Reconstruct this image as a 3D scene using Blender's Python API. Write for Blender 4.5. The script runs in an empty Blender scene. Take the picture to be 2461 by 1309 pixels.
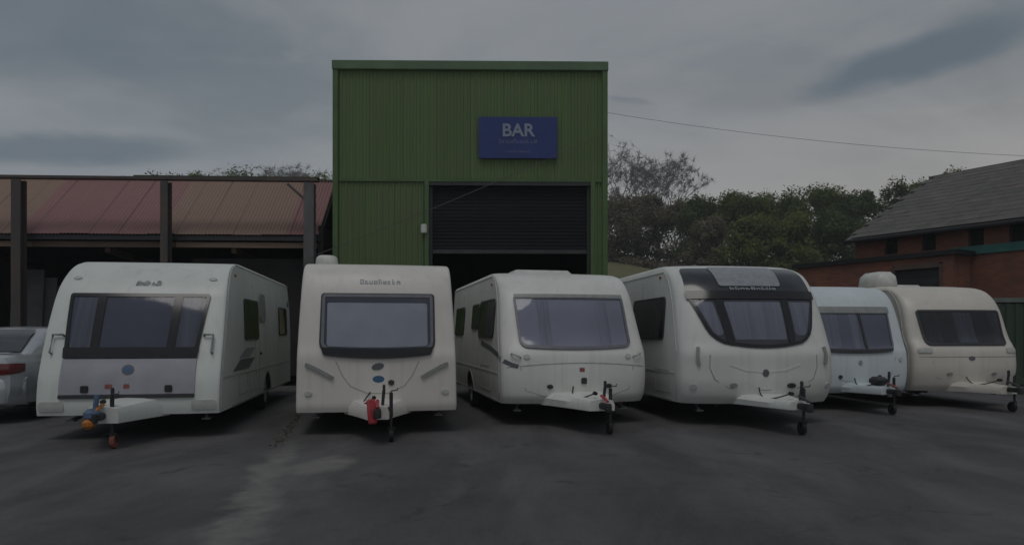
import bpy, bmesh, math, random
from mathutils import Vector, Matrix
import numpy as np
R = math.radians
SC = bpy.context.scene
COL = SC.collection

# ------------------------------------------------------------------ camera
cam = bpy.data.cameras.new('camera')
cam.sensor_width = 36.0
cam.lens = 36.0*1700/2461
cam.shift_y = 0.0591
cam.clip_end = 3000
camo = bpy.data.objects.new('camera', cam)
camo.location = (0, 0, 1.54)
camo.rotation_euler = (R(90), 0, 0)
COL.objects.link(camo)
SC.camera = camo

# ------------------------------------------------------------------ sky and light
SUN_EL, SUN_AZ = 64, 190        # soft light from behind the camera through the cloud
world = bpy.data.worlds.new('World'); SC.world = world; world.use_nodes = True
nt = world.node_tree; N = nt.nodes; N.clear(); lk = nt.links.new
out = N.new('ShaderNodeOutputWorld'); bg = N.new('ShaderNodeBackground'); bg.inputs['Strength'].default_value = 0.1
sky = N.new('ShaderNodeTexSky'); sky.sky_type = 'NISHITA'; sky.sun_disc = False
sky.sun_elevation = R(SUN_EL); sky.sun_rotation = R(SUN_AZ)
tc = N.new('ShaderNodeTexCoord')
sep = N.new('ShaderNodeSeparateXYZ'); lk(tc.outputs['Generated'], sep.inputs[0])
def wm(op, a, b=None, clamp=False):
    n = N.new('ShaderNodeMath'); n.operation = op; n.use_clamp = clamp
    for i, v in enumerate((a, b)):
        if v is None: continue
        if isinstance(v, (int, float)): n.inputs[i].default_value = v
        else: lk(v, n.inputs[i])
    return n.outputs[0]
den = wm('ADD', wm('MAXIMUM', sep.outputs['Z'], 0.0), 0.22)
cx = wm('DIVIDE', sep.outputs['X'], den); cy = wm('DIVIDE', sep.outputs['Y'], den)
comb = N.new('ShaderNodeCombineXYZ'); lk(cx, comb.inputs[0]); lk(cy, comb.inputs[1])
def wnoise(scale, detail, rough, dist, loc, sx=1, sy=1):
    mp = N.new('ShaderNodeMapping'); mp.inputs['Location'].default_value = loc; mp.inputs['Scale'].default_value = (sx, sy, 1)
    mp.inputs['Rotation'].default_value = (0, 0, R(-18))
    lk(comb.outputs[0], mp.inputs[0])
    n = N.new('ShaderNodeTexNoise'); n.inputs['Scale'].default_value = scale; n.inputs['Detail'].default_value = detail
    n.inputs['Roughness'].default_value = rough; n.inputs['Distortion'].default_value = dist
    lk(mp.outputs[0], n.inputs['Vector']); return n.outputs['Fac']
def wramp(f, a, b):
    r = N.new('ShaderNodeMapRange'); r.inputs['From Min'].default_value = a; r.inputs['From Max'].default_value = b
    r.interpolation_type = 'SMOOTHSTEP'; lk(f, r.inputs['Value']); return r.outputs[0]
def wmix(f, a, b):
    m = N.new('ShaderNodeMix'); m.data_type = 'RGBA'; lk(f, m.inputs['Factor'])
    for s, v in ((6, a), (7, b)):
        if isinstance(v, tuple): m.inputs[s].default_value = (*v, 1)
        else: lk(v, m.inputs[s])
    return m.outputs[2]
big = wramp(wnoise(1.1, 6, 0.55, 0.7, (3.1, 7.4, 0), 0.8, 1.0), 0.34, 0.58)
fine = wramp(wnoise(2.6, 6, 0.55, 0.6, (9.2, 1.7, 0), 0.7, 1.15), 0.42, 0.68)
cloud = wmix(big, (1.42, 1.68, 1.90), (2.36, 2.52, 2.70))
cloud = wmix(wm('MULTIPLY', fine, 0.45), cloud, (2.82, 2.92, 3.02))
low = wramp(wm('ABSOLUTE', sep.outputs['Z']), 0.42, 0.06)       # paler, warmer air towards the skyline
pale = wmix(wramp(sep.outputs['X'], -0.5, 0.55), (2.45, 2.70, 2.88), (4.0, 3.70, 3.38))
cloud = wmix(wm('MULTIPLY', low, 0.78), cloud, pale)
def bank(cu, cv, rot, a, b, amt):
    """one darker cloud with a ragged edge, in the plane of the cloud base"""
    mp = N.new('ShaderNodeMapping'); mp.vector_type = 'TEXTURE'
    mp.inputs['Location'].default_value = (cu, cv, 0); mp.inputs['Rotation'].default_value = (0, 0, R(rot)); mp.inputs['Scale'].default_value = (a, b, 1)
    nz = N.new('ShaderNodeTexNoise'); nz.inputs['Scale'].default_value = 7; nz.inputs['Detail'].default_value = 5; lk(comb.outputs[0], nz.inputs['Vector'])
    sh = N.new('ShaderNodeVectorMath'); sh.operation = 'MULTIPLY_ADD'; lk(nz.outputs['Color'], sh.inputs[0]); sh.inputs[1].default_value = (.11, .11, 0); lk(comb.outputs[0], sh.inputs[2])
    su = N.new('ShaderNodeVectorMath'); su.operation = 'SUBTRACT'; lk(sh.outputs[0], su.inputs[0]); su.inputs[1].default_value = (.055, .055, 0)
    lk(su.outputs[0], mp.inputs[0])
    ln = N.new('ShaderNodeVectorMath'); ln.operation = 'LENGTH'; lk(mp.outputs[0], ln.inputs[0])
    return wm('MULTIPLY', wramp(ln.outputs['Value'], 1.2, 0.42), amt)
for bk in ((.87, 1.53, -49, .29, .10, .95), (-1.22, 1.90, 15, .40, .11, .75), (-1.0, 1.30, 20, .55, .30, .62), (.30, 1.78, 5, .07, .02, .35)):
    cloud = wmix(bank(*bk), cloud, (1.12, 1.42, 1.68))
mx = N.new('ShaderNodeMix'); mx.data_type = 'RGBA'; mx.inputs['Factor'].default_value = 0.04
lk(cloud, mx.inputs[6]); lk(sky.outputs[0], mx.inputs[7])
lk(mx.outputs[2], bg.inputs['Color']); lk(bg.outputs[0], out.inputs['Surface'])

sun = bpy.data.lights.new('sun', 'SUN'); sun.energy = 0.52; sun.angle = R(25); sun.color = (1.0, 0.97, 0.93)
suno = bpy.data.objects.new('sun', sun); COL.objects.link(suno)
suno.location = (-8, -20, 30)
az = R(SUN_AZ)
d = Vector((math.sin(az)*math.cos(R(SUN_EL)), math.cos(az)*math.cos(R(SUN_EL)), math.sin(R(SUN_EL))))
suno.rotation_euler = d.to_track_quat('Z', 'Y').to_euler()
vs = SC.view_settings; vs.view_transform = 'Standard'; vs.look = 'None'; vs.exposure = 0.0; vs.gamma = 1.0; vs.use_curve_mapping = False

# ------------------------------------------------------------------ materials
MATS = {}
def mat(name, col, rough=0.6, metal=0.0, var=0.0, vscale=3.0, stretch=(1, 1, 1), col2=None, bump=0.0, bscale=40.0, spec=0.5, coat=0.0, lo=0.35, hi=0.65, rvar=0.0, detail=6.0):
    m = bpy.data.materials.new(name); m.use_nodes = True; MATS[name] = m
    t = m.node_tree; n = t.nodes; p = n['Principled BSDF']
    p.inputs['Roughness'].default_value = rough; p.inputs['Metallic'].default_value = metal
    p.inputs['Specular IOR Level'].default_value = spec; p.inputs['Coat Weight'].default_value = coat
    co = n.new('ShaderNodeTexCoord'); mp = n.new('ShaderNodeMapping'); mp.inputs['Scale'].default_value = stretch
    t.links.new(co.outputs['Object'], mp.inputs[0])
    nz = n.new('ShaderNodeTexNoise'); nz.inputs['Scale'].default_value = vscale; nz.inputs['Detail'].default_value = detail; nz.inputs['Roughness'].default_value = 0.6
    t.links.new(mp.outputs[0], nz.inputs['Vector'])
    rg = n.new('ShaderNodeMapRange'); rg.inputs['From Min'].default_value = lo; rg.inputs['From Max'].default_value = hi
    t.links.new(nz.outputs['Fac'], rg.inputs['Value'])
    mx = n.new('ShaderNodeMix'); mx.data_type = 'RGBA'
    c2 = col2 or tuple(c*(1-var) for c in col)
    mx.inputs[6].default_value = (*col, 1); mx.inputs[7].default_value = (*c2, 1)
    t.links.new(rg.outputs[0], mx.inputs['Factor']); t.links.new(mx.outputs[2], p.inputs['Base Color'])
    if rvar:
        r2 = n.new('ShaderNodeMapRange'); r2.inputs['To Min'].default_value = rough; r2.inputs['To Max'].default_value = rough+rvar
        t.links.new(nz.outputs['Fac'], r2.inputs['Value']); t.links.new(r2.outputs[0], p.inputs['Roughness'])
    if bump:
        b = n.new('ShaderNodeBump'); b.inputs['Strength'].default_value = bump; b.inputs['Distance'].default_value = 0.02
        n2 = n.new('ShaderNodeTexNoise'); n2.inputs['Scale'].default_value = bscale; n2.inputs['Detail'].default_value = 4
        t.links.new(co.outputs['Object'], n2.inputs['Vector'])
        t.links.new(n2.outputs['Fac'], b.inputs['Height']); t.links.new(b.outputs[0], p.inputs['Normal'])
    return m
def white(name, col, grime):
    """gel-coat white with faint rain streaks and blotches of algae"""
    m = mat(name, col, rough=0.32, var=0.10, vscale=1.3, rvar=0.15, bump=0.02, bscale=6)
    t = m.node_tree; n = t.nodes; p = n['Principled BSDF']
    src = p.inputs['Base Color'].links[0].from_socket
    co = n.new('ShaderNodeTexCoord'); mp = n.new('ShaderNodeMapping'); mp.inputs['Scale'].default_value = (9, 9, 0.55)
    t.links.new(co.outputs['Object'], mp.inputs[0])
    nz = n.new('ShaderNodeTexNoise'); nz.inputs['Scale'].default_value = 1.0; nz.inputs['Detail'].default_value = 7; t.links.new(mp.outputs[0], nz.inputs['Vector'])
    rg = n.new('ShaderNodeMapRange'); rg.inputs['From Min'].default_value = 0.52; rg.inputs['From Max'].default_value = 0.82; rg.inputs['To Max'].default_value = 0.32
    t.links.new(nz.outputs['Fac'], rg.inputs['Value'])
    mx = n.new('ShaderNodeMix'); mx.data_type = 'RGBA'; mx.inputs[7].default_value = (*grime, 1)
    t.links.new(src, mx.inputs[6]); t.links.new(rg.outputs[0], mx.inputs['Factor']); t.links.new(mx.outputs[2], p.inputs['Base Color'])
    return m
def glass(name, tint, haze=0.1, hazecol=(.3, .32, .38)):
    m = bpy.data.materials.new(name); m.use_nodes = True; MATS[name] = m
    t = m.node_tree; n = t.nodes; n.clear(); l = t.links.new
    o = n.new('ShaderNodeOutputMaterial'); tr = n.new('ShaderNodeBsdfTransparent'); tr.inputs[0].default_value = (*tint, 1)
    df = n.new('ShaderNodeBsdfDiffuse'); df.inputs[0].default_value = (*hazecol, 1)
    gl = n.new('ShaderNodeBsdfGlossy'); gl.inputs['Roughness'].default_value = 0.06
    co = n.new('ShaderNodeTexCoord'); nz = n.new('ShaderNodeTexNoise'); nz.inputs['Scale'].default_value = 2.2; nz.inputs['Detail'].default_value = 5
    l(co.outputs['Object'], nz.inputs['Vector'])
    rg = n.new('ShaderNodeMapRange'); rg.inputs['To Min'].default_value = haze*0.5; rg.inputs['To Max'].default_value = haze*1.6; l(nz.outputs['Fac'], rg.inputs['Value'])
    bp = n.new('ShaderNodeBump'); bp.inputs['Strength'].default_value = 0.08; bp.inputs['Distance'].default_value = 0.05; l(nz.outputs['Fac'], bp.inputs['Height']); l(bp.outputs[0], gl.inputs['Normal'])
    m1 = n.new('ShaderNodeMixShader'); l(rg.outputs[0], m1.inputs[0]); l(tr.outputs[0], m1.inputs[1]); l(df.outputs[0], m1.inputs[2])
    fr = n.new('ShaderNodeFresnel'); fr.inputs[0].default_value = 1.52
    m2 = n.new('ShaderNodeMixShader'); l(fr.outputs[0], m2.inputs[0]); l(m1.outputs[0], m2.inputs[1]); l(gl.outputs[0], m2.inputs[2])
    l(m2.outputs[0], o.inputs[0]); return m

mat('roof_gloss', (.028, .030, .038), .2, var=.3, vscale=5, coat=.4)
mat('wire', (.10, .10, .10), .7, var=.2, vscale=5)
white('white_cool', (.67, .70, .67), (.36, .40, .35))
white('white_warm', (.70, .67, .63), (.42, .40, .34))
white('white_plain', (.72, .72, .69), (.36, .39, .33))
white('white_swift', (.68, .69, .66), (.38, .41, .36))
white('white_blue', (.64, .70, .73), (.36, .40, .38))
white('cream', (.66, .62, .56), (.40, .38, .32))
mat('roof_plastic', (.66, .66, .62), .4, var=.2, vscale=5)
mat('silver_panel', (.36, .36, .40), .38, .35, var=.15, vscale=2.5)
mat('black_gloss', (.012, .013, .016), .16, var=.3, vscale=8)
mat('rubber', (.018, .018, .019), .75, var=.3, vscale=20)
mat('dark_trim', (.035, .036, .04), .5, var=.25, vscale=10)
mat('grey_trim', (.30, .31, .30), .45, var=.2, vscale=10)
mat('pale_trim', (.50, .50, .48), .45, var=.15, vscale=8)
mat('seam', (.40, .41, .38), .6, var=.3, vscale=6)
mat('decal_grey', (.12, .13, .14), .4, var=.2, vscale=10)
mat('frame_grey', (.17, .17, .20), .4, var=.2, vscale=10)
mat('decal_and_glare', (.30, .32, .35), .4, var=.2, vscale=10)
mat('decal_blue', (.05, .13, .26), .35, var=.15, vscale=12)
mat('red', (.42, .04, .05), .45, var=.25, vscale=10)
mat('red_worn', (.28, .09, .07), .6, var=.4, vscale=14)
mat('orange', (.50, .17, .02), .5, var=.3, vscale=14)
mat('blue_cover', (.10, .16, .26), .6, var=.3, vscale=12)
mat('galv', (.32, .33, .34), .5, .6, var=.35, vscale=12, bump=.1)
mat('steel_dark', (.05, .05, .052), .55, .5, var=.35, vscale=10)
mat('lamp_amber', (.45, .16, .03), .2, var=.2, vscale=20, coat=.5)
mat('lamp_clear', (.55, .56, .55), .12, var=.2, vscale=30, coat=.6)
mat('interior', (.045, .045, .05), .9, var=.3, vscale=3)
mat('interior_brown', (.06, .045, .038), .9, var=.5, vscale=3)
mat('blind_mid', (.48, .48, .56), .85, var=.15, vscale=1.5)
mat('blind_white', (.92, .93, .96), .8, var=.12, vscale=1.5)
mat('blind_grey', (.27, .28, .37), .85, var=.15, vscale=1.5)
mat('blind_dark', (.10, .11, .15), .85, var=.2, vscale=1.5)
mat('curtain', (.42, .43, .50), .9, var=.3, vscale=1.0, stretch=(14, 1, .2))
mat('curtain_tan', (.20, .17, .15), .9, var=.4, vscale=1.0, stretch=(14, 1, .2))
glass('acrylic', (.90, .92, .97), .12)
glass('acrylic_dark', (.46, .48, .54), .08, (.2, .2, .24))
glass('acrylic_smoke', (.66, .68, .74), .08, (.2, .2, .25))
glass('acrylic_side', (.20, .22, .20), .03, (.12, .13, .12))
mat('tyre', (.016, .016, .017), .85, var=.3, vscale=25, bump=.2)
mat('alloy', (.42, .43, .44), .35, .7, var=.2, vscale=15)

# ------------------------------------------------------------------ helpers
def tag(o, label=None, cat=None, group=None, kind=None):
    if label: o['label'] = label
    if cat: o['category'] = cat
    if group: o['group'] = group
    if kind: o['kind'] = kind
    return o
def empty(name, loc=(0, 0, 0), rz=0.0):
    o = bpy.data.objects.new(name, None); o.location = loc; o.rotation_euler = (0, 0, rz); o.empty_display_size = .2
    COL.objects.link(o); return o
def M(m): return MATS[m] if isinstance(m, str) else m
def mob(name, v, f, m, parent=None, smooth=False, sharp=35, mats=None, idx=None):
    me = bpy.data.meshes.new(name); me.from_pydata([tuple(p) for p in v], [], [tuple(q) for q in f])
    for q in (mats or [m]): me.materials.append(M(q))
    if idx: me.polygons.foreach_set('material_index', idx)
    bm = bmesh.new(); bm.from_mesh(me); bmesh.ops.recalc_face_normals(bm, faces=bm.faces); bm.to_mesh(me); bm.free()
    if smooth:
        me.polygons.foreach_set('use_smooth', [True]*len(me.polygons)); me.set_sharp_from_angle(angle=R(sharp))
    o = bpy.data.objects.new(name, me); COL.objects.link(o); o.parent = parent; return o
class MB:
    """collects boxes, tubes, lathes; build() links one mesh object"""
    def __init__(s): s.v = []; s.f = []
    def add(s, v, f): k = len(s.v); s.v += [tuple(p) for p in v]; s.f += [tuple(i+k for i in q) for q in f]; return s
    def box(s, c, d, rot=None, bev=0.0, taper=1.0):
        x, y, z = d[0]/2, d[1]/2, d[2]/2; b = min(bev, x*.9, y*.9, z*.9)
        v = []
        if b <= 0:
            v = [(i*x*(taper if k > 0 else 1), j*y*(taper if k > 0 else 1), k*z) for k in (-1, 1) for j in (-1, 1) for i in (-1, 1)]
            f = [(0, 2, 3, 1), (4, 5, 7, 6), (0, 1, 5, 4), (2, 6, 7, 3), (0, 4, 6, 2), (1, 3, 7, 5)]
        else:
            def ring(hx, hy, zz, bb): return [(hx, -hy+bb, zz), (hx, hy-bb, zz), (hx-bb, hy, zz), (-hx+bb, hy, zz), (-hx, hy-bb, zz), (-hx, -hy+bb, zz), (-hx+bb, -hy, zz), (hx-bb, -hy, zz)]
            T = taper
            rs = [ring(x-b, y-b, -z, b*.5), ring(x, y, -z+b, b), ring(x*T, y*T, z-b, b), ring(x*T-b, y*T-b, z, b*.5)]
            v = [p for r in rs for p in r]; f = [tuple(range(7, -1, -1)), tuple(range(24, 32))]
            for a in range(3):
                for i in range(8): f.append((a*8+i, a*8+(i+1) % 8, a*8+8+(i+1) % 8, a*8+8+i))
        if rot is not None:
            mt = rot if isinstance(rot, Matrix) else Matrix.Rotation(rot, 3, 'Z')
            v = [mt @ Vector(p) for p in v]
        return s.add([(p[0]+c[0], p[1]+c[1], p[2]+c[2]) for p in v], f)
    def bar(s, a, b, w, h=None, bev=0.0):
        a, b = Vector(a), Vector(b); d = b-a; h = h or w
        q = d.to_track_quat('Y', 'Z').to_matrix()
        return s.box((a+b)/2, (w, d.length, h), q, bev)
    def tube(s, pts, r, n=8, cap=True):
        pts = [Vector(p) for p in pts]; v = []; f = []
        rr = r if isinstance(r, (list, tuple)) else [r]*len(pts)
        for i, p in enumerate(pts):
            t = (pts[min(i+1, len(pts)-1)]-pts[max(i-1, 0)]).normalized()
            u = t.cross(Vector((0, 0, 1)) if abs(t.z) < .95 else Vector((1, 0, 0))).normalized(); w = t.cross(u)
            for k in range(n):
                a = 2*math.pi*k/n; v.append(p+(u*math.cos(a)+w*math.sin(a))*rr[i])
        for i in range(len(pts)-1):
            for k in range(n): f.append((i*n+k, i*n+(k+1) % n, (i+1)*n+(k+1) % n, (i+1)*n+k))
        if cap: f += [tuple(range(n-1, -1, -1)), tuple(range((len(pts)-1)*n, len(pts)*n))]
        return s.add(v, f)
    def lathe(s, prof, c, axis='X', n=20):
        """prof: (radius, along axis)"""
        v = []; f = []; m = len(prof)
        for k in range(n):
            a = 2*math.pi*k/n; ca, sa = math.cos(a), math.sin(a)
            for r, h in prof:
                p = {'X': (h, r*ca, r*sa), 'Y': (r*ca, h, r*sa), 'Z': (r*ca, r*sa, h)}[axis]
                v.append((p[0]+c[0], p[1]+c[1], p[2]+c[2]))
        for k in range(n):
            for i in range(m-1):
                a, b = k*m+i, ((k+1) % n)*m+i; f.append((a, b, b+1, a+1))
        return s.add(v, f)
    def build(s, name, m, parent=None, smooth=False, sharp=35): return mob(name, s.v, s.f, m, parent, smooth, sharp)

import math
def herm(pts):
    xs=[p[0] for p in pts]; ys=[p[1] for p in pts]; n=len(xs)
    d=[(ys[i+1]-ys[i])/(xs[i+1]-xs[i]) for i in range(n-1)]
    m=[d[0]]+[0 if d[i-1]*d[i]<=0 else 2*d[i-1]*d[i]/(d[i-1]+d[i]) for i in range(1,n-1)]+[d[-1]]
    def f(x):
        if x<=xs[0]: return ys[0]
        if x>=xs[-1]: return ys[-1]
        i=0
        while x>xs[i+1]: i+=1
        h=xs[i+1]-xs[i]; t=(x-xs[i])/h
        return (2*t**3-3*t*t+1)*ys[i]+(t**3-2*t*t+t)*h*m[i]+(-2*t**3+3*t*t)*ys[i+1]+(t**3-t*t)*h*m[i+1]
    return f
class Van:
    def __init__(s,loc,ang,L,W,prof,n,b,c,r,wprof=None):
        s.loc=loc; s.ang=math.radians(ang); s.L=L; s.W=W; s.prof=prof; s.f=herm(prof); s.n=n; s.b=b; s.c=c; s.r=r
        s.z0=prof[0][0]; s.H=prof[-1][0]; s.wp=herm(wprof) if wprof else (lambda z:1.0)
    def w(s,z):
        w=s.W*s.wp(z); k=z-(s.H-s.r)
        if k>0: w-= s.r-math.sqrt(max(0,s.r**2-k*k))
        return w
    def front(s,x,z):
        w=s.w(z); a=min(1,abs(x)/w)
        return s.f(z)+s.b*(1-max(0,1-a**s.n)**(1/s.n))+s.c*a*a
    def edge(s,z): return s.f(z)+s.b+s.c
    def P(s,x,z,off=0):
        e=.004
        z=min(max(z,s.z0+e),s.H-e); x=max(-s.w(z)+.012,min(s.w(z)-.012,x))
        y=s.front(x,z)
        dx=(s.front(x+e,z)-s.front(x-e,z))/(2*e); dz=(s.front(x,z+e)-s.front(x,z-e))/(2*e)
        l=math.sqrt(1+dx*dx+dz*dz)
        return (x+dx/l*off, y-off/l, z+dz/l*off)
    def S(s,side):
        def g(y,z,off=0): return (side*(s.w(z)+off),y,z)
        return g
def sc(p,k,ky=1.0): return [(z if z<1.3 else 1.3+(z-1.3)*k, y*ky if y>.2 else y) for z,y in p]
VANS={
 'v1':Van((-5.55,10.22),9.4,7.4,1.24,sc([(.36,.02),(.5,0),(.8,.03),(1.15,.14),(1.35,.22),(1.9,.48),(2.15,.63),(2.35,.83),(2.5,1.08),(2.59,1.45),(2.63,2.0)],1.08),9,.09,.03,.07,[(.3,1),(1.2,1),(2.0,.985),(2.75,.93)]),
 'v2':Van((-2.03,10.7),10.4,6.2,1.2,sc([(.35,.03),(.45,0),(1.15,.0),(1.35,.05),(2.1,.26),(2.35,.38),(2.48,.5),(2.57,.72),(2.61,1.1)],1.05),9,.09,.04,.09,[(.3,1),(1.2,.985),(2.66,.94)]),
 'v3':Van((1.12,11.72),12.5,6.6,1.28,sc([(.37,.13),(.5,.03),(.85,0),(1.15,.02),(1.27,.07),(1.42,.16),(2.1,.56),(2.3,.75),(2.47,1.05),(2.56,1.45),(2.6,2.0)],1.05,.9),4,.26,.1,.12,[(.3,.97),(.8,1),(1.3,.99),(2.0,.95),(2.66,.92)]),
 'v4':Van((4.18,11.62),7.5,6.6,1.36,sc([(.37,.16),(.52,.05),(.8,0),(1.15,.0),(1.4,.09),(2.0,.38),(2.3,.58),(2.5,.8),(2.64,1.12),(2.72,1.5),(2.75,2.0)],1.03,.9),3.2,.34,.1,.2,[(.3,.96),(.8,1),(1.3,.99),(2.2,.95),(2.8,.92)]),
 'v5':Van((6.95,14.1),7.5,5.6,1.16,sc([(.34,.13),(.46,.03),(.85,0),(1.15,.02),(1.3,.08),(1.9,.36),(2.15,.52),(2.3,.7),(2.42,1.0),(2.48,1.5)],1.05,.8),4.5,.22,.08,.13,[(.3,.97),(.8,1),(1.3,.99),(2.55,.93)]),
 'v6':Van((9.52,14.6),7,5.8,1.19,sc([(.34,.17),(.46,.08),(.85,0),(1.15,.02),(1.27,.07),(1.42,.17),(2.0,.52),(2.2,.7),(2.38,1.0),(2.48,1.4),(2.53,2.0)],1.05,.72),4,.22,.1,.14,[(.3,.97),(.8,1),(1.3,.99),(2.0,.95),(2.6,.92)]),
}
# ------------------------------------------------------------------ conformal patches on a curved face
def quad(al, ar, zb, zt, alt=None, art=None, rb=.04, rt=.04, sagb=0.0, sagt=0.0):
    return dict(al=al, ar=ar, zb=zb, zt=zt, alt=al if alt is None else alt, art=ar if art is None else art, rb=rb, rt=rt, sagb=sagb, sagt=sagt)
def inset(q, m):
    k = dict(q); k['al'] += m; k['alt'] += m; k['ar'] -= m; k['art'] -= m; k['zb'] += m; k['zt'] -= m
    k['rb'] = max(.004, q['rb']-m); k['rt'] = max(.004, q['rt']-m); return k
def rows(q, n):
    h = q['zt']-q['zb']; out = []
    for i in range(5):
        out.append(min(.49, q['rb']*(1-math.cos(i/4*math.pi/2))/h))
    a, b = out[-1], 1-min(.49, q['rt']/h)
    out += [a+(b-a)*i/n for i in range(1, n)]
    for i in range(4, -1, -1): out.append(1-min(.49, q['rt']*(1-math.cos(i/4*math.pi/2))/h))
    return out
def rq(q, s, t):
    h = q['zt']-q['zb']; ins = 0.0
    for r, dd in ((q['rb'], t*h), (q['rt'], (1-t)*h)):
        if dd < r: ins = max(ins, r-math.sqrt(max(0, r*r-(r-dd)**2)))
    al = q['al']+(q['alt']-q['al'])*t+ins; ar = q['ar']+(q['art']-q['ar'])*t-ins
    k = 1-(2*s-1)**2
    return al+(ar-al)*s, q['zb']+h*t-q['sagb']*k*(1-t)+q['sagt']*k*t
def patch(name, q, P, off, thick, m, parent, ns=12, nr=6):
    T = rows(q, nr); v = []; f = []
    for t in T:
        for i in range(ns+1): v.append(P(*rq(q, i/ns, t), off))
    W = ns+1; nT = len(T)
    for j in range(nT-1):
        for i in range(ns): f.append((j*W+i, j*W+i+1, (j+1)*W+i+1, (j+1)*W+i))
    loop = [(j, 0) for j in range(nT)]+[(nT-1, i) for i in range(1, W)]+[(j, W-1) for j in range(nT-2, -1, -1)]+[(0, i) for i in range(W-2, 0, -1)]
    base = len(v)
    for j, i in loop: v.append(P(*rq(q, i/ns, T[j]), off-thick))
    n = len(loop)
    for k in range(n):
        a = loop[k][0]*W+loop[k][1]; b = loop[(k+1) % n][0]*W+loop[(k+1) % n][1]
        f.append((a, b, base+(k+1) % n, base+k))
    return mob(name, v, f, m, parent, True, 50)
def ringpatch(name, q, P, off, thick, margin, m, parent, ns=14, nr=6):
    qi = inset(q, margin); T = rows(q, nr); Ti = rows(qi, nr); W = ns+1; nT = len(T)
    loop = [(j, 0) for j in range(nT)]+[(nT-1, i) for i in range(1, W)]+[(j, W-1) for j in range(nT-2, -1, -1)]+[(0, i) for i in range(W-2, 0, -1)]
    n = len(loop)
    v = [P(*rq(q, i/ns, T[j]), off-thick) for j, i in loop]+[P(*rq(q, i/ns, T[j]), off) for j, i in loop]
    v += [P(*rq(qi, i/ns, Ti[j]), off) for j, i in loop]+[P(*rq(qi, i/ns, Ti[j]), off-thick) for j, i in loop]
    f = [(a*n+k, a*n+(k+1) % n, (a+1)*n+(k+1) % n, (a+1)*n+k) for a in range(3) for k in range(n)]
    return mob(name, v, f, m, parent, True, 40)
def strip(name, pts, P, width, off, thick, m, parent):
    """a raised ribbon along a polyline of surface coordinates"""
    v = []; f = []
    for i, (a, z) in enumerate(pts):
        a0, z0 = pts[max(0, i-1)]; a1, z1 = pts[min(len(pts)-1, i+1)]
        dx, dz = a1-a0, z1-z0; l = math.hypot(dx, dz) or 1; nx, nz = -dz/l*width/2, dx/l*width/2
        v += [P(a+nx, z+nz, off-thick), P(a+nx, z+nz, off), P(a-nx, z-nz, off), P(a-nx, z-nz, off-thick)]
    for i in range(len(pts)-1):
        for k in range(3): f.append((i*4+k, i*4+k+1, i*4+5+k, i*4+4+k))
    e = 4*(len(pts)-1); f += [(0, 1, 2, 3), (e, e+1, e+2, e+3)]
    return mob(name, v, f, m, parent, True, 40)
def lettering(name, P, a0, a1, zb, zt, n, m, parent, seed=1, slant=.0, off=.006):
    """a row of raised marks, worn letters too blurred to read"""
    rnd = random.Random(seed); v = []; f = []; w = (a1-a0)/n; h = zt-zb
    def rec(x0, x1, y0, y1):
        k = len(v)
        for (x, y) in ((x0, y0), (x1, y0), (x1, y1), (x0, y1)): v.append(P(x+slant*(y-zb), y, off))
        f.append((k, k+1, k+2, k+3))
    for i in range(n):
        x = a0+i*w; cw = w*.78; s = w*.24; top = zt if i == 0 else zb+h*rnd.choice((.72, .72, 1))
        rec(x, x+s, zb, top)
        if rnd.random() < .75: rec(x+cw-s, x+cw, zb, zb+(top-zb)*rnd.choice((1, 1, .55)))
        if rnd.random() < .7: rec(x+s, x+cw-s, top-h*.2, top)
        if rnd.random() < .6: rec(x+s, x+cw-s, zb, zb+h*.2)
        if rnd.random() < .4: rec(x+s, x+cw-s, zb+h*.4, zb+h*.58)
    return mob(name, v, f, m, parent)
def badge(name, P, a, z, ra, rz, m, parent, off=.012, skew=0.0, n=16):
    v = [P(a, z, off)]+[P(a+ra*math.cos(2*math.pi*k/n)+skew*rz*math.sin(2*math.pi*k/n), z+rz*math.sin(2*math.pi*k/n), off*.9) for k in range(n)]
    v += [P(a+ra*1.06*math.cos(2*math.pi*k/n)+skew*rz*math.sin(2*math.pi*k/n), z+rz*1.06*math.sin(2*math.pi*k/n), -.002) for k in range(n)]
    f = [(0, 1+k, 1+(k+1) % n) for k in range(n)]+[(1+k, 1+(k+1) % n, 1+n+(k+1) % n, 1+n+k) for k in range(n)]
    return mob(name, v, f, m, parent, True)

def wheel(root, c, r, wd, side, spokes=6, rimmat='alloy'):
    """c = centre; side = which way the face looks"""
    t = MB().lathe([(r*.62, -wd/2), (r*.9, -wd/2), (r*.98, -wd*.38), (r, -wd*.2), (r, wd*.2), (r*.98, wd*.38), (r*.9, wd/2), (r*.62, wd/2), (r*.6, 0), (r*.62, -wd/2)], c, 'X', 26).build('wheel', 'tyre', root, True, 50)
    k = MB().lathe([(0, .3*wd*side), (r*.16, .3*wd*side), (r*.2, .2*wd*side), (r*.2, .05*side), (r*.5, .02*side)], c, 'X', 18)
    k.lathe([(r*.64, -.4*wd*side), (r*.6, .0), (r*.64, .46*wd*side), (r*.56, .4*wd*side), (r*.54, 0)], c, 'X', 24)
    for i in range(spokes):
        a = 2*math.pi*i/spokes; ca, sa = math.cos(a), math.sin(a)
        k.bar((c[0]+.2*wd*side, c[1]+r*.15*ca, c[2]+r*.15*sa), (c[0]+.25*wd*side, c[1]+r*.6*ca, c[2]+r*.6*sa), .03, r*.2)
    k.build('rim', rimmat, t, True)
    return t
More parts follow.
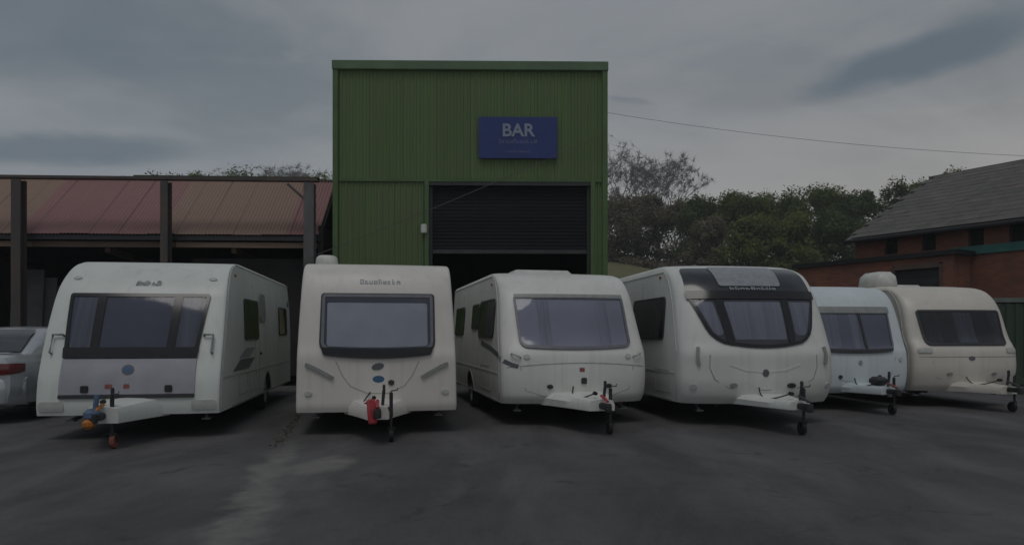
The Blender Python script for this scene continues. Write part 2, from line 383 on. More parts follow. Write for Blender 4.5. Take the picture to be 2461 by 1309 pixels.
# ------------------------------------------------------------------ ground
def asphalt():
    m = bpy.data.materials.new('asphalt'); m.use_nodes = True; MATS['asphalt'] = m
    t = m.node_tree; n = t.nodes; l = t.links.new; p = n['Principled BSDF']
    co = n.new('ShaderNodeTexCoord')
    def nz(scale, detail, sx=1, sy=1, rot=0, dist=0.0):
        mp = n.new('ShaderNodeMapping'); mp.inputs['Scale'].default_value = (sx, sy, 1); mp.inputs['Rotation'].default_value = (0, 0, R(rot)); l(co.outputs['Object'], mp.inputs[0])
        q = n.new('ShaderNodeTexNoise'); q.inputs['Scale'].default_value = scale; q.inputs['Detail'].default_value = detail; q.inputs['Roughness'].default_value = .62; q.inputs['Distortion'].default_value = dist
        l(mp.outputs[0], q.inputs['Vector']); return q.outputs['Fac']
    def rng(f, a, b, c=0, d=1):
        r = n.new('ShaderNodeMapRange'); r.inputs['From Min'].default_value = a; r.inputs['From Max'].default_value = b; r.inputs['To Min'].default_value = c; r.inputs['To Max'].default_value = d; l(f, r.inputs['Value']); return r.outputs[0]
    def mix(f, a, b):
        x = n.new('ShaderNodeMix'); x.data_type = 'RGBA'; l(f, x.inputs['Factor'])
        for s, v in ((6, a), (7, b)):
            if isinstance(v, tuple): x.inputs[s].default_value = (*v, 1)
            else: l(v, x.inputs[s])
        return x.outputs[2]
    c = mix(rng(nz(.35, 8, dist=.4), .38, .62), (.050, .048, .051), (.080, .076, .078))
    c = mix(rng(nz(.8, 8, 1.0, .35, 14, .5), .44, .70), c, (.130, .126, .131))      # scuffed, worn bands
    c = mix(rng(nz(1.6, 9, dist=1.0), .60, .70), c, (.036, .035, .036))             # oil and damp
    c = mix(rng(nz(2.3, 6, .5, 1.4, -25), .63, .72), c, (.046, .044, .046))
    c = mix(rng(nz(160, 2), .55, .8), c, (.17, .165, .16))                          # aggregate
    c = mix(rng(nz(95, 2), .58, .75), c, (.018, .018, .019))
    c = mix(rng(nz(38, 3), .55, .72, 0, .55), c, (.135, .13, .13)); c = mix(rng(nz(30, 3, rot=40), .60, .72, 0, .6), c, (.025, .025, .026))
    mp = n.new('ShaderNodeMapping'); l(co.outputs['Object'], mp.inputs[0]); wv = n.new('ShaderNodeTexNoise'); wv.inputs['Scale'].default_value = 1.8; wv.inputs['Detail'].default_value = 6; l(mp.outputs[0], wv.inputs['Vector'])
    va = n.new('ShaderNodeVectorMath'); va.operation = 'MULTIPLY_ADD'; l(wv.outputs['Color'], va.inputs[0]); va.inputs[1].default_value = (.8, .8, 0); l(mp.outputs[0], va.inputs[2])
    vo = n.new('ShaderNodeTexVoronoi'); vo.feature = 'DISTANCE_TO_EDGE'; vo.inputs['Scale'].default_value = .42; l(va.outputs[0], vo.inputs['Vector'])
    ck = n.new('ShaderNodeMath'); ck.operation = 'MULTIPLY'; l(rng(vo.outputs['Distance'], .0045, .0015), ck.inputs[0]); l(rng(nz(.5, 3), .48, .60, 0, .35), ck.inputs[1])
    c = mix(ck.outputs[0], c, (.015, .015, .015))                                   # fine cracks
    sp = n.new('ShaderNodeSeparateXYZ'); l(co.outputs['Object'], sp.inputs[0])
    def mt(op, a, b):
        q = n.new('ShaderNodeMath'); q.operation = op
        for i, v in enumerate((a, b)):
            if isinstance(v, (int, float)): q.inputs[i].default_value = v
            else: l(v, q.inputs[i])
        return q.outputs[0]
    wob = mt('MULTIPLY', mt('SUBTRACT', nz(1.5, 6), .5), 1.1)
    dl = mt('ADD', mt('ADD', sp.outputs[0], mt('MULTIPLY', sp.outputs[1], .215)), 2.10-5.1*.215)   # distance from the old concrete joint
    band = rng(mt('ABSOLUTE', mt('ADD', dl, wob), 0), .27, .07); band = mt('MULTIPLY', band, rng(sp.outputs[1], 10.2, 8.6))
    px_ = mt('ADD', sp.outputs[0], 2.22); py_ = mt('MULTIPLY', mt('SUBTRACT', sp.outputs[1], 8.35), .45)
    pat = rng(mt('ADD', mt('SQRT', mt('ADD', mt('MULTIPLY', px_, px_), mt('MULTIPLY', py_, py_)), 0), mt('MULTIPLY', wob, .5)), .36, .20)
    band = mt('MULTIPLY', mt('MAXIMUM', band, pat), rng(nz(5, 6), .25, .6, .45, 1))
    c = mix(band, c, (.180, .175, .162))                                            # exposed concrete along the joint
    l(c, p.inputs['Base Color'])
    l(rng(nz(.6, 7, 1, .4, 10, .6), .38, .68, .9, .60), p.inputs['Roughness'])
    p.inputs['Specular IOR Level'].default_value = .45
    b = n.new('ShaderNodeBump'); b.inputs['Strength'].default_value = .55; b.inputs['Distance'].default_value = .012; l(nz(130, 4), b.inputs['Height'])
    b2 = n.new('ShaderNodeBump'); b2.inputs['Strength'].default_value = .3; b2.inputs['Distance'].default_value = .05; l(nz(2.5, 4), b2.inputs['Height']); l(b.outputs[0], b2.inputs['Normal']); l(b2.outputs[0], p.inputs['Normal'])
asphalt()
mat('earth', (.07, .065, .045), .95, col2=(.05, .07, .03), vscale=.4, bump=.3, bscale=8)
mat('hill_grass', (.165, .15, .075), .95, col2=(.11, .115, .05), vscale=.12, bump=.4, bscale=3)
mat('moss', (.07, .068, .035), .95, col2=(.10, .085, .05), vscale=5)
def sheet(name, pts, z, m, kind='structure', parent=None):
    o = mob(name, [(x, y, z) for x, y in pts], [tuple(range(len(pts)))], m, parent); tag(o, kind=kind); return o
sheet('ground', [(-600, -280), (600, -280), (600, 900), (-600, 900)], -.02, 'earth')
sheet('yard', [(-45, -30), (45, -30), (45, 40), (-45, 40)], 0.0, 'asphalt')
rnd = random.Random(5)
# moss and low weeds along the joint behind
vv = []; ff = []
for i in range(380):
    y = rnd.uniform(9.6, 19.0); x = -2.10-.215*(y-5.1)+rnd.gauss(-.02, .04)-.12; h = rnd.uniform(.006, .03); a = rnd.uniform(0, 6.28); k = len(vv)
    dx, dy = math.cos(a)*.025, math.sin(a)*.025
    vv += [(x-dx, y-dy, .003), (x+dx, y+dy, .003), (x+rnd.uniform(-.02, .02), y+rnd.uniform(-.02, .02), h)]; ff.append((k, k+1, k+2))
tag(mob('moss', vv, ff, 'moss'), 'low moss and weeds along the joint in the asphalt', 'moss', kind='stuff')

# ------------------------------------------------------------------ hill
def hz(x, y):
    s = max(0.0, y-40.0); z = .205*s if s < 58 else .205*58+.05*(s-58)
    z *= 1-.22*max(0, min(1, (x-14)/22)) ; z += .5*math.sin(x*.09+1)+.35*math.sin(y*.17+x*.05)
    k = min(1, s/12); return z*k-(.3 if s <= 0 else 0)
gx = [-140+5*i for i in range(61)]; gy = [39+3*i for i in range(24)]+[112+12*i for i in range(16)]
vv = [(x, y, hz(x, y)) for y in gy for x in gx]; W = len(gx)
hill = mob('hillside', vv, [(j*W+i, j*W+i+1, (j+1)*W+i+1, (j+1)*W+i) for j in range(len(gy)-1) for i in range(W-1)], 'hill_grass', None, True, 80); tag(hill, kind='structure')

# ------------------------------------------------------------------ trees
mat('bark', (.06, .05, .042), .95, var=.4, vscale=6, bump=.5, bscale=12)
mat('twig', (.36, .345, .36), .95, var=.3, vscale=2)
LEAF = [mat('leaf_a', (.165, .215, .070), .8, var=.45, vscale=.9, spec=.2), mat('leaf_b', (.205, .250, .080), .8, var=.45, vscale=.9, spec=.2), mat('leaf_c', (.130, .175, .070), .8, var=.45, vscale=.9, spec=.2), mat('leaf_brown', (.26, .235, .165), .85, var=.5, vscale=.7, spec=.2)]
for lm in LEAF:
    t = lm.node_tree; n = t.nodes; p = n['Principled BSDF']; tr = n.new('ShaderNodeBsdfTranslucent'); mx = n.new('ShaderNodeMixShader'); mx.inputs[0].default_value = .42
    t.links.new(p.inputs['Base Color'].links[0].from_socket, tr.inputs[0]); t.links.new(p.outputs[0], mx.inputs[1]); t.links.new(tr.outputs[0], mx.inputs[2]); t.links.new(mx.outputs[0], n['Material Output'].inputs[0])
def limb(mb, p, d, ln, r, depth, rng, tips):
    pts = [p]; rs = [r]; q = p
    for i in range(3):
        d = (d+Vector((rng.uniform(-.22, .22), rng.uniform(-.22, .22), rng.uniform(-.05, .16)))).normalized(); q = q+d*ln/3; pts.append(q); rs.append(r*(1-.2*(i+1)))
    mb.tube(pts, rs, 5 if depth > 1 else 3, False)
    if depth == 0: tips.append(q); return
    for i in range(rng.choice((3, 3, 4))):
        a = rng.uniform(0, 6.28); s = rng.uniform(.45, .95)
        nd = (d+Vector((math.cos(a)*s, math.sin(a)*s, rng.uniform(-.15, .4)))).normalized()
        limb(mb, pts[rng.choice((2, 3, 3))], nd, ln*rng.uniform(.6, .8), r*.5, depth-1, rng, tips)
    tips.append(q)
def tree(name, label, x, y, h, rad, leaf, seed, dens=1.0, bare=False, group='trees on the hill behind the yard', base=None, low=.12):
    rng = random.Random(seed); z0 = hz(x, y)-.2 if base is None else base
    root = empty(name, (x, y, z0)); tag(root, label, 'tree', group)
    tips = []; mb = MB(); th = h*(.30 if not bare else .34)
    mb.tube([(0, 0, 0), (.05, 0, th*.5), (0, .04, th)], [h*.028, h*.021, h*.017], 8, False)
    for i in range(6):
        a = i*1.05+rng.uniform(-.3, .3); s = rng.uniform(.35, 1.0)
        limb(mb, Vector((0, 0, th*rng.uniform(.65, 1))), Vector((math.cos(a)*s, math.sin(a)*s, 1)).normalized(), h*(.30 if bare else .21), h*.012, 3 if bare else 2, rng, tips)
    mb.build('trunk', 'bark' if not bare else 'twig', root)
    v = []; f = []
    if bare:
        for t in tips:
            for k in range(int(22*dens)):
                d = Vector((rng.gauss(0, 1), rng.gauss(0, 1), rng.gauss(.35, 1))).normalized(); L = rng.uniform(.35, 1.0)*h*.075; u = d.cross(Vector((rng.random(), rng.random(), rng.random()))).normalized()*h*.0017
                n = len(v); v += [t-u, t+u, t+d*L]; f.append((n, n+1, n+2))
        mob('crown', v, f, 'twig', root); return root
    lobes = []
    for k in range(30):
        a = rng.uniform(0, 6.28); q = math.sqrt(rng.random()); zz = rng.uniform(low, .84); q, zz = (q*.95, rng.uniform(.66, .86)) if k < 10 else (q, zz); env = math.sin(min(1, (1.02-zz)/.66)*math.pi/2)
        lobes.append((Vector((math.cos(a)*q*rad*.82*env, math.sin(a)*q*rad*.82*env, zz*h)), rad*rng.choice((.2, .26, .32, .4, .48))*rng.uniform(.9, 1.1)*(.7+.3*env)))
    nl = int(8000*dens)
    for k in range(nl):
        c, rr = lobes[rng.randrange(len(lobes))]
        d = Vector((rng.gauss(0, 1), rng.gauss(0, 1), rng.gauss(.15, .85))).normalized(); p = c+d*rr*(rng.random()**.38)*rng.uniform(.82, 1.18)
        s = rng.uniform(.07, .19)*(rad/3.2)**.5; u = Vector((rng.gauss(0, 1), rng.gauss(0, 1), rng.gauss(0, .7))).normalized(); w = u.cross(d).normalized() if abs(u.dot(d)) < .95 else Vector((1, 0, 0))
        n = len(v); v += [p-u*s, p-w*s*.6, p+u*s, p+w*s*.6]; f.append((n, n+1, n+2, n+3))
    for t in tips:
        for k in range(3):
            p = t+Vector((rng.gauss(0, .25), rng.gauss(0, .25), rng.gauss(0, .25))); s = rng.uniform(.1, .2); n = len(v)
            u = Vector((rng.gauss(0, 1), rng.gauss(0, 1), rng.gauss(0, 1))).normalized(); w = u.orthogonal().normalized(); v += [p-u*s, p-w*s*.6, p+u*s, p+w*s*.6]; f.append((n, n+1, n+2, n+3))
    mob('crown', v, f, leaf, root); return root
def at(px, D): return (px-1230.5)*D/1700
def topz(py, D): return 1.54+(800-py)*D/1700
def put(name, label, px, D, top, wpx, leaf, seed, **k):
    x = at(px, D); h = topz(top, D)-hz(x, D)+.2
    tree(name, label, x, D, h, wpx*D/1700/2*(1 if k.get('bare') else 1.15), leaf, seed, **k)
put('bare_tree', 'leafless grey tree rising above the brown thicket right of the green building', 1582, 96, 385, 120, None, 3, bare=True, dens=.9)
put('bare_tree', 'leafless pale tree half hidden behind the right wall of the green building', 1462, 98, 352, 60, None, 8, bare=True, dens=.4)
put('bare_tree', 'leafless tree showing above the shed roof beside the green building', 706, 92, 400, 80, None, 12, bare=True, dens=.8)
put('bare_tree', 'small leafless tree top above the middle of the shed roof', 560, 94, 416, 50, None, 15, bare=True, dens=.8)
LGs = ['tall dark green tree in the back row on the hill left of the slate roof', 'lower, lighter green tree in front of the tall row on the hill', 'dull green tree where the leafy row meets the brown thicket', 'low brown-green tree standing in front of the leafy row, next to the brown thicket', 'dark green tree closest to the left edge of the slate roof']
LT = 'tree on the hill rising behind the slate roof of the brick building'
LB = 'brownish budding tree in the thicket right of the green building'
for i, (px, D, tp, w, lf) in enumerate([(1485, 92, 468, 150, 3), (1555, 93, 462, 150, 3), (1630, 90, 478, 150, 3)]): put('budding_tree', LB, px, D, tp, w, LEAF[lf], 30+i, dens=1.9, group='brown thicket on the hill')
for i, (px, D, tp, w, lf) in enumerate([(1690, 86, 462, 150, 2), (1765, 84, 448, 150, 0), (1835, 85, 446, 140, 1), (1905, 83, 440, 140, 0), (1985, 86, 420, 150, 0), (2060, 84, 432, 140, 2), (1800, 74, 500, 140, 1), (1900, 72, 505, 150, 1), (2000, 72, 500, 150, 2), (2085, 70, 505, 130, 2), (1700, 76, 520, 120, 3)]): put('leafy_tree', LGs[2 if i == 0 else 3 if i == 10 else 4 if i == 5 else 1 if D < 80 else 0], px, D, tp, w, LEAF[lf], 50+i, dens=1.8, group='leafy trees on the hill')
for i, (px, D, tp, w, lf) in enumerate([(2145, 80, 396, 130, 2), (2225, 82, 400, 150, 1), (2300, 80, 384, 150, 1), (2390, 82, 396, 120, 0)]): put('leafy_tree', LT, px, D, tp, w, LEAF[lf], 80+i, dens=1.2, group='trees behind the slate roof')
for i, (px, D, tp, w) in enumerate([(300, 96, 408, 150), (400, 98, 404, 150), (480, 97, 400, 150), (590, 98, 396, 150), (660, 96, 402, 150), (760, 97, 400, 150)]): put('leafy_tree', 'low green tree whose crown just shows over the beam of the open shed', px, D, tp, w, LEAF[(0, 2, 1)[i % 3]], 90+i, dens=.7, group='trees behind the shed')
# brown scrub on the bank below the trees
rnd = random.Random(77); vv = []; ff = []
for k in range(2600):
    px = rnd.uniform(1470, 2120); lim = 92-22*min(1, max(0, (px-1465)/190)) if px < 1655 else 70
    D = rnd.uniform(lim, lim+16) if px < 1655 else rnd.uniform(48, 80)
    x = at(px, D); c = Vector((x, D, hz(x, D))); rr = rnd.uniform(.6, 1.3)*(1 if px > 1655 else .8)
    for j in range(16):
        d = Vector((rnd.gauss(0, 1), rnd.gauss(0, 1), abs(rnd.gauss(0, 1)))).normalized()*rr*rnd.uniform(.5, 1.1); s = rnd.uniform(.10, .32); u = Vector((rnd.gauss(0, 1), rnd.gauss(0, 1), rnd.gauss(0, 1))).normalized(); w = u.orthogonal().normalized(); p = c+d; n = len(vv)
        vv += [p-u*s, p-w*s*.4, p+u*s, p+w*s*.4]; ff.append((n, n+1, n+2, n+3))
mat('scrub', (.110, .085, .068), .95, col2=(.080, .078, .046), vscale=.3)
tag(mob('scrub', vv, ff, 'scrub'), 'dark brown scrub covering the bank below the trees', 'scrub', kind='stuff')

# ------------------------------------------------------------------ corrugated sheets
def corr_mesh(w, h, pitch, depth, rows_=1, round_=False, flat=.5):
    """profiled sheet in local x (width) / z (height), ribs towards -y"""
    prof = []
    n = max(1, round(w/pitch)); p = w/n
    for i in range(n):
        x = i*p
        if round_:
            for k in range(6): prof.append((x+p*k/6, -depth/2*(1-math.cos(2*math.pi*k/6))))
        else: prof += [(x, 0), (x+p*flat, 0), (x+p*(flat+.12), -depth), (x+p*.88, -depth)]
    prof.append((w, 0)); v = []; f = []
    for z in (0, h): v += [(x, y, z) for x, y in prof]
    k = len(prof); f = [(i, i+1, k+i+1, k+i) for i in range(k-1)]
    v2 = [(x, y+.006, z) for x, y, z in v]; f2 = [tuple(j+2*k for j in q) for q in f]
    f += f2+[(i, i+1, 2*k+i+1, 2*k+i) for i in range(k-1)]
    me = bpy.data.meshes.new('sheet'); me.from_pydata(v+v2, [], f); return me
def inst(name, me, m, parent, loc, rot=(0, 0, 0)):
    if m is not None and not me.materials: me.materials.append(M(m))
    o = bpy.data.objects.new(name, me); o.parent = parent; o.location = loc; o.rotation_euler = rot; COL.objects.link(o); return o
def wallgrid(xs, zs, holes, y0, y1):
    mb = MB()
    for i in range(len(xs)-1):
        for j in range(len(zs)-1):
            cx, cz = (xs[i]+xs[i+1])/2, (zs[j]+zs[j+1])/2
            if any(a < cx < b and c < cz < d for a, b, c, d in holes): continue
            mb.box((cx, (y0+y1)/2, cz), (xs[i+1]-xs[i], y1-y0, zs[j+1]-zs[j]))
    return mb

# ------------------------------------------------------------------ green building
gc = mat('green_clad', (.098, .162, .048), .55, col2=(.104, .140, .068), vscale=.5, stretch=(1.2, 1.2, .25), lo=.35, hi=.65, rvar=.15)
t = gc.node_tree; n = t.nodes; p = n['Principled BSDF']; oi = n.new('ShaderNodeObjectInfo'); hv = n.new('ShaderNodeHueSaturation'); rr_ = n.new('ShaderNodeMapRange'); rr_.inputs['To Min'].default_value = .95; rr_.inputs['To Max'].default_value = 1.05
t.links.new(oi.outputs['Random'], rr_.inputs['Value']); t.links.new(rr_.outputs[0], hv.inputs['Value']); t.links.new(p.inputs['Base Color'].links[0].from_socket, hv.inputs['Color'])
co = n.new('ShaderNodeTexCoord'); mp = n.new('ShaderNodeMapping'); mp.inputs['Scale'].default_value = (7, 7, .35); t.links.new(co.outputs['Object'], mp.inputs[0]); z = n.new('ShaderNodeTexNoise'); z.inputs['Scale'].default_value = 1; z.inputs['Detail'].default_value = 8; t.links.new(mp.outputs[0], z.inputs['Vector'])
g = n.new('ShaderNodeMapRange'); g.inputs['From Min'].default_value = .55; g.inputs['From Max'].default_value = .8; g.inputs['To Max'].default_value = .35; t.links.new(z.outputs['Fac'], g.inputs['Value'])
x = n.new('ShaderNodeMix'); x.data_type = 'RGBA'; x.inputs[7].default_value = (.055, .06, .04, 1); t.links.new(g.outputs[0], x.inputs['Factor']); t.links.new(hv.outputs[0], x.inputs[6]); t.links.new(x.outputs[2], p.inputs['Base Color'])
mat('green_flash', (.115, .185, .100), .45, var=.25, vscale=1.5)
mat('green_frame', (.085, .15, .055), .5, var=.25, vscale=1.5)
mat('shutter', (.018, .019, .024), .8, 0, spec=.2, col2=(.011, .012, .015), vscale=.7, stretch=(.4, 1, 1.6))
mat('post_dark', (.07, .07, .074), .6, .3, var=.3, vscale=2)
mat('inside_wall', (.05, .05, .05), .9, var=.3, vscale=1)
mat('sign_blue', (.022, .045, .19), .4, var=.15, vscale=2)
mat('sign_white', (.27, .31, .40), .5, var=.2, vscale=5)
mat('sign_faint', (.12, .14, .27), .5, var=.2, vscale=5)
G = empty('green_building', (-5.03, 19.95, 0), R(.9)); tag(G, 'tall green metal-clad industrial building with a half-raised roller door', 'building')
GW, GH, GD = 7.72, 9.18, 14.0; DX0, DX1, DZ = 2.67, 7.27, 5.87
wb = wallgrid([0.02, DX0, DX1, GW-.02], [0, DZ, GH-.1], [(DX0, DX1, 0, DZ)], .06, .22); wb.build('front_wall', 'inside_wall', G)
sw = MB()
sw.box((.1, GD/2+.22, GH/2-.1), (.16, GD, GH-.2)); sw.box((GW-.1, GD/2+.22, GH/2-.1), (.16, GD, GH-.2)); sw.box((GW/2, GD+.2, GH/2-.1), (GW-.3, .16, GH-.2)); sw.box((GW/2, GD/2+.2, GH-.35), (GW-.3, GD+.1, .12))
sw.build('side_walls', 'green_clad', G)
n_up = 8; w_up = (GW-.12)/n_up; me = corr_mesh(w_up-.004, GH-.22-DZ, w_up/5, .022)
for i in range(n_up): inst('cladding_sheet', me, 'green_clad', G, (.06+i*w_up, .03, DZ+.0))
w_lo = (DX0-.12-.06)/3; me = corr_mesh(w_lo-.004, DZ-.04, w_lo/5, .022)
for i in range(3): inst('cladding_sheet', me, 'green_clad', G, (.06+i*w_lo, .03, 0))
me = corr_mesh(GW-.06-DX1-.12, DZ-.04, .13, .032); inst('cladding_sheet', me, 'green_clad', G, (DX1+.12, .03, 0))
for s, cl in ((-.02, 1), (GW+.02, -1)): MB().box((s+cl*.075, .0, GH/2), (.15, .12, GH-.02), None, .01).build('corner_flashing', 'green_frame', G)
MB().box((GW/2, -.005, GH-.10), (GW+.07, .17, .25), None, .012).build('parapet_flashing', 'green_flash', G)
MB().box((GW/2-.0, -.012, DZ-.02), (GW-.3, .045, .07)).build('seam_flashing', 'green_frame', G)
for x in (DX0-.05, DX1+.05): MB().box((x, .03, DZ/2), (.12, .16, DZ)).build('door_jamb', 'green_frame', G)
MB().box(((DX0+DX1)/2, .035, DZ-.10), (DX1-DX0-.0, .11, .12)).build('door_head', 'dark_trim', G)
sd = empty('roller_shutter'); sd.parent = G
nsl = 18; sh = (DZ-.16-3.9)/nsl
for s in (DX0+.055, DX1-.055): MB().box((s, .14, DZ/2), (.09, .10, DZ-.02)).build('guide_rail', 'dark_trim', sd)
sl = MB(); L = DX1-DX0-.2; prof = [(0, 0), (-.006, .2), (-.011, .5), (-.007, .8), (.004, 1.0)]
v = [(x, y, z*sh) for x in (0, L) for y, z in prof]; f = [(i, i+1, 6+i, 5+i) for i in range(4)]; v += [(x, y+.02, z) for x, y, z in v]; f += [tuple(j+10 for j in q) for q in f]+[(0, 5, 15, 10), (4, 9, 19, 14)]
sme = bpy.data.meshes.new('slat'); sme.from_pydata(v, [], f); rs = random.Random(3)
for i in range(nsl):
    t = i/nsl; inst('slat', sme, 'shutter', sd, (DX0+.1, .15+.02*math.sin(t*9)+rs.uniform(-.004, .004), 3.9+i*sh), (R(rs.uniform(-2.5, 2.5)+5*math.sin(t*8)), 0, 0))
MB().box(((DX0+DX1)/2, .15, 3.85), (L, .06, .11), None, .01).build('bottom_bar', 'post_dark', sd)
MB().box((DX0-.12, -.08, 4.47), (.17, .12, .26), None, .03).build('alarm_box', 'roof_plastic', G, True)
sg = empty('company_sign', (0, 0, 0)); sg.parent = None
sg.location = G.matrix_world @ Vector((0, 0, 0)) if False else (-5.03, 19.95, 0); sg.rotation_euler = (0, 0, R(.9)); tag(sg, 'blue rectangular company sign with pale letters above the roller door', 'sign')
MB().box((5.2, -.075, 7.04), (2.22, .05, 1.17), None, .008).build('panel', 'sign_blue', sg)
def text(name, s, x, y, z, size, m, parent, bold=0.0):
    cu = bpy.data.curves.new('t', 'FONT'); cu.body = s; cu.size = size; cu.align_x = 'CENTER'; cu.extrude = .006; cu.offset = bold
    o = bpy.data.objects.new('t', cu); COL.objects.link(o); bpy.context.view_layer.update()
    me = bpy.data.meshes.new_from_object(o.evaluated_get(bpy.context.evaluated_depsgraph_get())); bpy.data.objects.remove(o)
    me.materials.clear(); me.materials.append(M(m)); me.name = name
    q = bpy.data.objects.new(name, me); q.location = (x, y, z); q.rotation_euler = (R(90), 0, 0); q.parent = parent; COL.objects.link(q); return q
text('lettering', 'BAR', 5.2, -.108, 7.08, .50, 'sign_white', sg, .012)
PS = lambda a, z, off=0: (a, -.10-off, z)
lettering('small_lettering', PS, 4.66, 5.76, 6.88, 7.0, 11, 'sign_faint', sg, 21, off=.004)
lettering('small_lettering', PS, 4.85, 5.55, 6.62, 6.68, 12, 'sign_faint', sg, 22, off=.004)
def cable(name, label, a, b, sag, r=.012):
    a, b = Vector(a), Vector(b); p = [a.lerp(b, i/30)-Vector((0, 0, sag*4*(i/30)*(1-i/30))) for i in range(31)]
    tag(MB().tube(p, r, 6).build(name, 'wire', None, True), label, 'cable')
cable('overhead_cable', 'thin dark cable slanting across the front of the green building', (2.62, 19.9, 7.15), (-5.62, 19.55, 3.62), .08, .011)
cable('overhead_cable', 'thin overhead wire crossing the sky from the green building to the slate roof', (2.9, 28.0, 10.4), (19.9, 26.0, 8.0), .30, .0065)

# ------------------------------------------------------------------ open-fronted shed on the left
mat('post_steel', (.075, .072, .072), .7, .2, col2=(.11, .085, .07), vscale=2.5, stretch=(1, 1, .4))
mat('post_pale', (.15, .145, .15), .6, .3, col2=(.10, .095, .095), vscale=2.5, stretch=(1, 1, .4))
def shed_sheet(S):
    """faded red sheeting; one bay and a corner kept the redder paint, the rest has weathered to tan"""
    m = mat('shed_sheet', (.285, .148, .150), .85, col2=(.255, .145, .140), vscale=1.2, stretch=(1, 1, .3)); t = m.node_tree; n = t.nodes; l = t.links.new; p = n['Principled BSDF']
    red = p.inputs['Base Color'].links[0].from_socket; co = n.new('ShaderNodeTexCoord'); co.object = S; sp = n.new('ShaderNodeSeparateXYZ'); l(co.outputs['Object'], sp.inputs[0])
    nz = n.new('ShaderNodeTexNoise'); nz.inputs['Scale'].default_value = 1.6; nz.inputs['Detail'].default_value = 5; l(co.outputs['Object'], nz.inputs['Vector'])
    def mt(op, a, b):
        q = n.new('ShaderNodeMath'); q.operation = op
        for i, v in enumerate((a, b)):
            if isinstance(v, (int, float)): q.inputs[i].default_value = v
            else: l(v, q.inputs[i])
        return q.outputs[0]
    def sm(f, a, b):
        g = n.new('ShaderNodeMapRange'); g.interpolation_type = 'SMOOTHSTEP'; g.inputs['From Min'].default_value = a; g.inputs['From Max'].default_value = b; l(f, g.inputs['Value']); return g.outputs[0]
    X_ = mt('ADD', sp.outputs['X'], mt('MULTIPLY', mt('SUBTRACT', nz.outputs['Fac'], .5), .12))
    A = mt('MULTIPLY', sm(X_, -8.46, -8.36), sm(X_, -4.54, -4.64)); B_ = sm(X_, -1.15, -1.0)
    f = mt('ADD', mt('MAXIMUM', A, B_), mt('MULTIPLY', nz.outputs['Fac'], .2))
    x = n.new('ShaderNodeMix'); x.data_type = 'RGBA'; x.inputs[6].default_value = (.275, .190, .148, 1); l(f, x.inputs['Factor']); l(red, x.inputs[7]); l(x.outputs[2], p.inputs['Base Color']); return m
mat('mossy', (.060, .070, .034), .95, col2=(.08, .07, .055), vscale=2.5, bump=.5, bscale=15)
mat('timber', (.13, .085, .06), .85, col2=(.07, .05, .04), vscale=2, stretch=(.3, 4, 4))
mat('timber_pale', (.24, .17, .12), .85, col2=(.15, .10, .07), vscale=2, stretch=(.3, 4, 4))
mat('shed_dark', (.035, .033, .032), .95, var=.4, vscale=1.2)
mat('shed_grey', (.15, .16, .165), .8, var=.3, vscale=1.5)
S = empty('open_shed', (-5.30, 19.78, 0), R(3)); tag(S, 'long open-fronted shed with red-brown corrugated cladding between dark steel posts', 'shed')
SX0, SX1 = -20.5, -.12
for x, w, m in ((-.35, .28, 'post_pale'), (-4.27, .20, 'post_steel'), (-8.2, .25, 'post_steel'), (-12.3, .22, 'post_steel'), (-16.4, .25, 'post_steel')):
    p = MB(); p.box((x, -.13, 2.86), (w, .03, 5.72)); p.box((x, .13, 2.86), (w, .03, 5.72)); p.box((x, 0, 2.86), (.04, .24, 5.72)); po = p.build('post', m, S)
    MB().box((x, 0, .03), (w+.12, .4, .06)).build('base_plate', 'steel_dark', po)
MB().bar((-.35, -.05, 5.15), (-.95, -.05, 5.68), .07, .07).build('brace', 'post_steel', S)
MB().box(((SX0+SX1)/2, 0, 5.80), (SX1-SX0, .24, .075)).build('top_beam', 'post_steel', S)
tag(MB().box((-2.6, .02, 5.855), (5.0, .26, .035)).build('moss_strip', 'mossy', S))
cw = .79; n = int((SX1-.25-SX0)/cw); smm = corr_mesh(cw-.006, 3.1, cw/8, .028, round_=True); smm.materials.append(shed_sheet(S)); smm.polygons.foreach_set('use_smooth', [True]*len(smm.polygons))
rs = random.Random(2)
for i in range(n): inst('cladding_sheet', smm, None, S, (SX1-.05-(i+1)*cw, .26+rs.uniform(-.008, .008), 4.30+rs.uniform(-.012, .012)), (R(-50), 0, rs.uniform(-.004, .004)))
MB().box(((SX0+SX1)/2, .36, 4.215), (SX1-SX0, .12, .13)).build('gutter', 'dark_trim', S)
x = SX1-.1; k = 0
for Lr in (3.95, 3.9, 4.0, 4.1, 3.9):
    MB().box((x-Lr/2, .42, 4.03), (Lr-.02, .09, .15+.01*(k % 2))).build('eave_rail', 'timber_pale' if k % 2 == 0 else 'timber', S); x -= Lr; k += 1
SP = [(.40, 4.22), (2.70, 6.22), (9.3, 4.45)]
rf = MB()
for (ya, za), (yb, zb) in ((SP[0], SP[1]), (SP[1], SP[2])): rf.add([(SX0, ya, za), (SX1, ya, za), (SX1, yb, zb), (SX0, yb, zb), (SX0, ya, za+.05), (SX1, ya, za+.05), (SX1, yb, zb+.05), (SX0, yb, zb+.05)], [(0, 1, 2, 3), (4, 5, 6, 7), (0, 1, 5, 4), (1, 2, 6, 5), (2, 3, 7, 6), (3, 0, 4, 7)])
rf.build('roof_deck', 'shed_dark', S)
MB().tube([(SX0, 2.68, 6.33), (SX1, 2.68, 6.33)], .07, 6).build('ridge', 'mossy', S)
wl = MB(); wl.box(((SX0+SX1)/2, 9.1, 2.35), (SX1-SX0, .15, 4.7)); wl.box((SX1-.02, 4.7, 2.3), (.14, 8.6, 4.6)); wl.box((SX0+.02, 4.7, 2.3), (.14, 8.6, 4.6)); wl.build('back_walls', 'shed_dark', S)
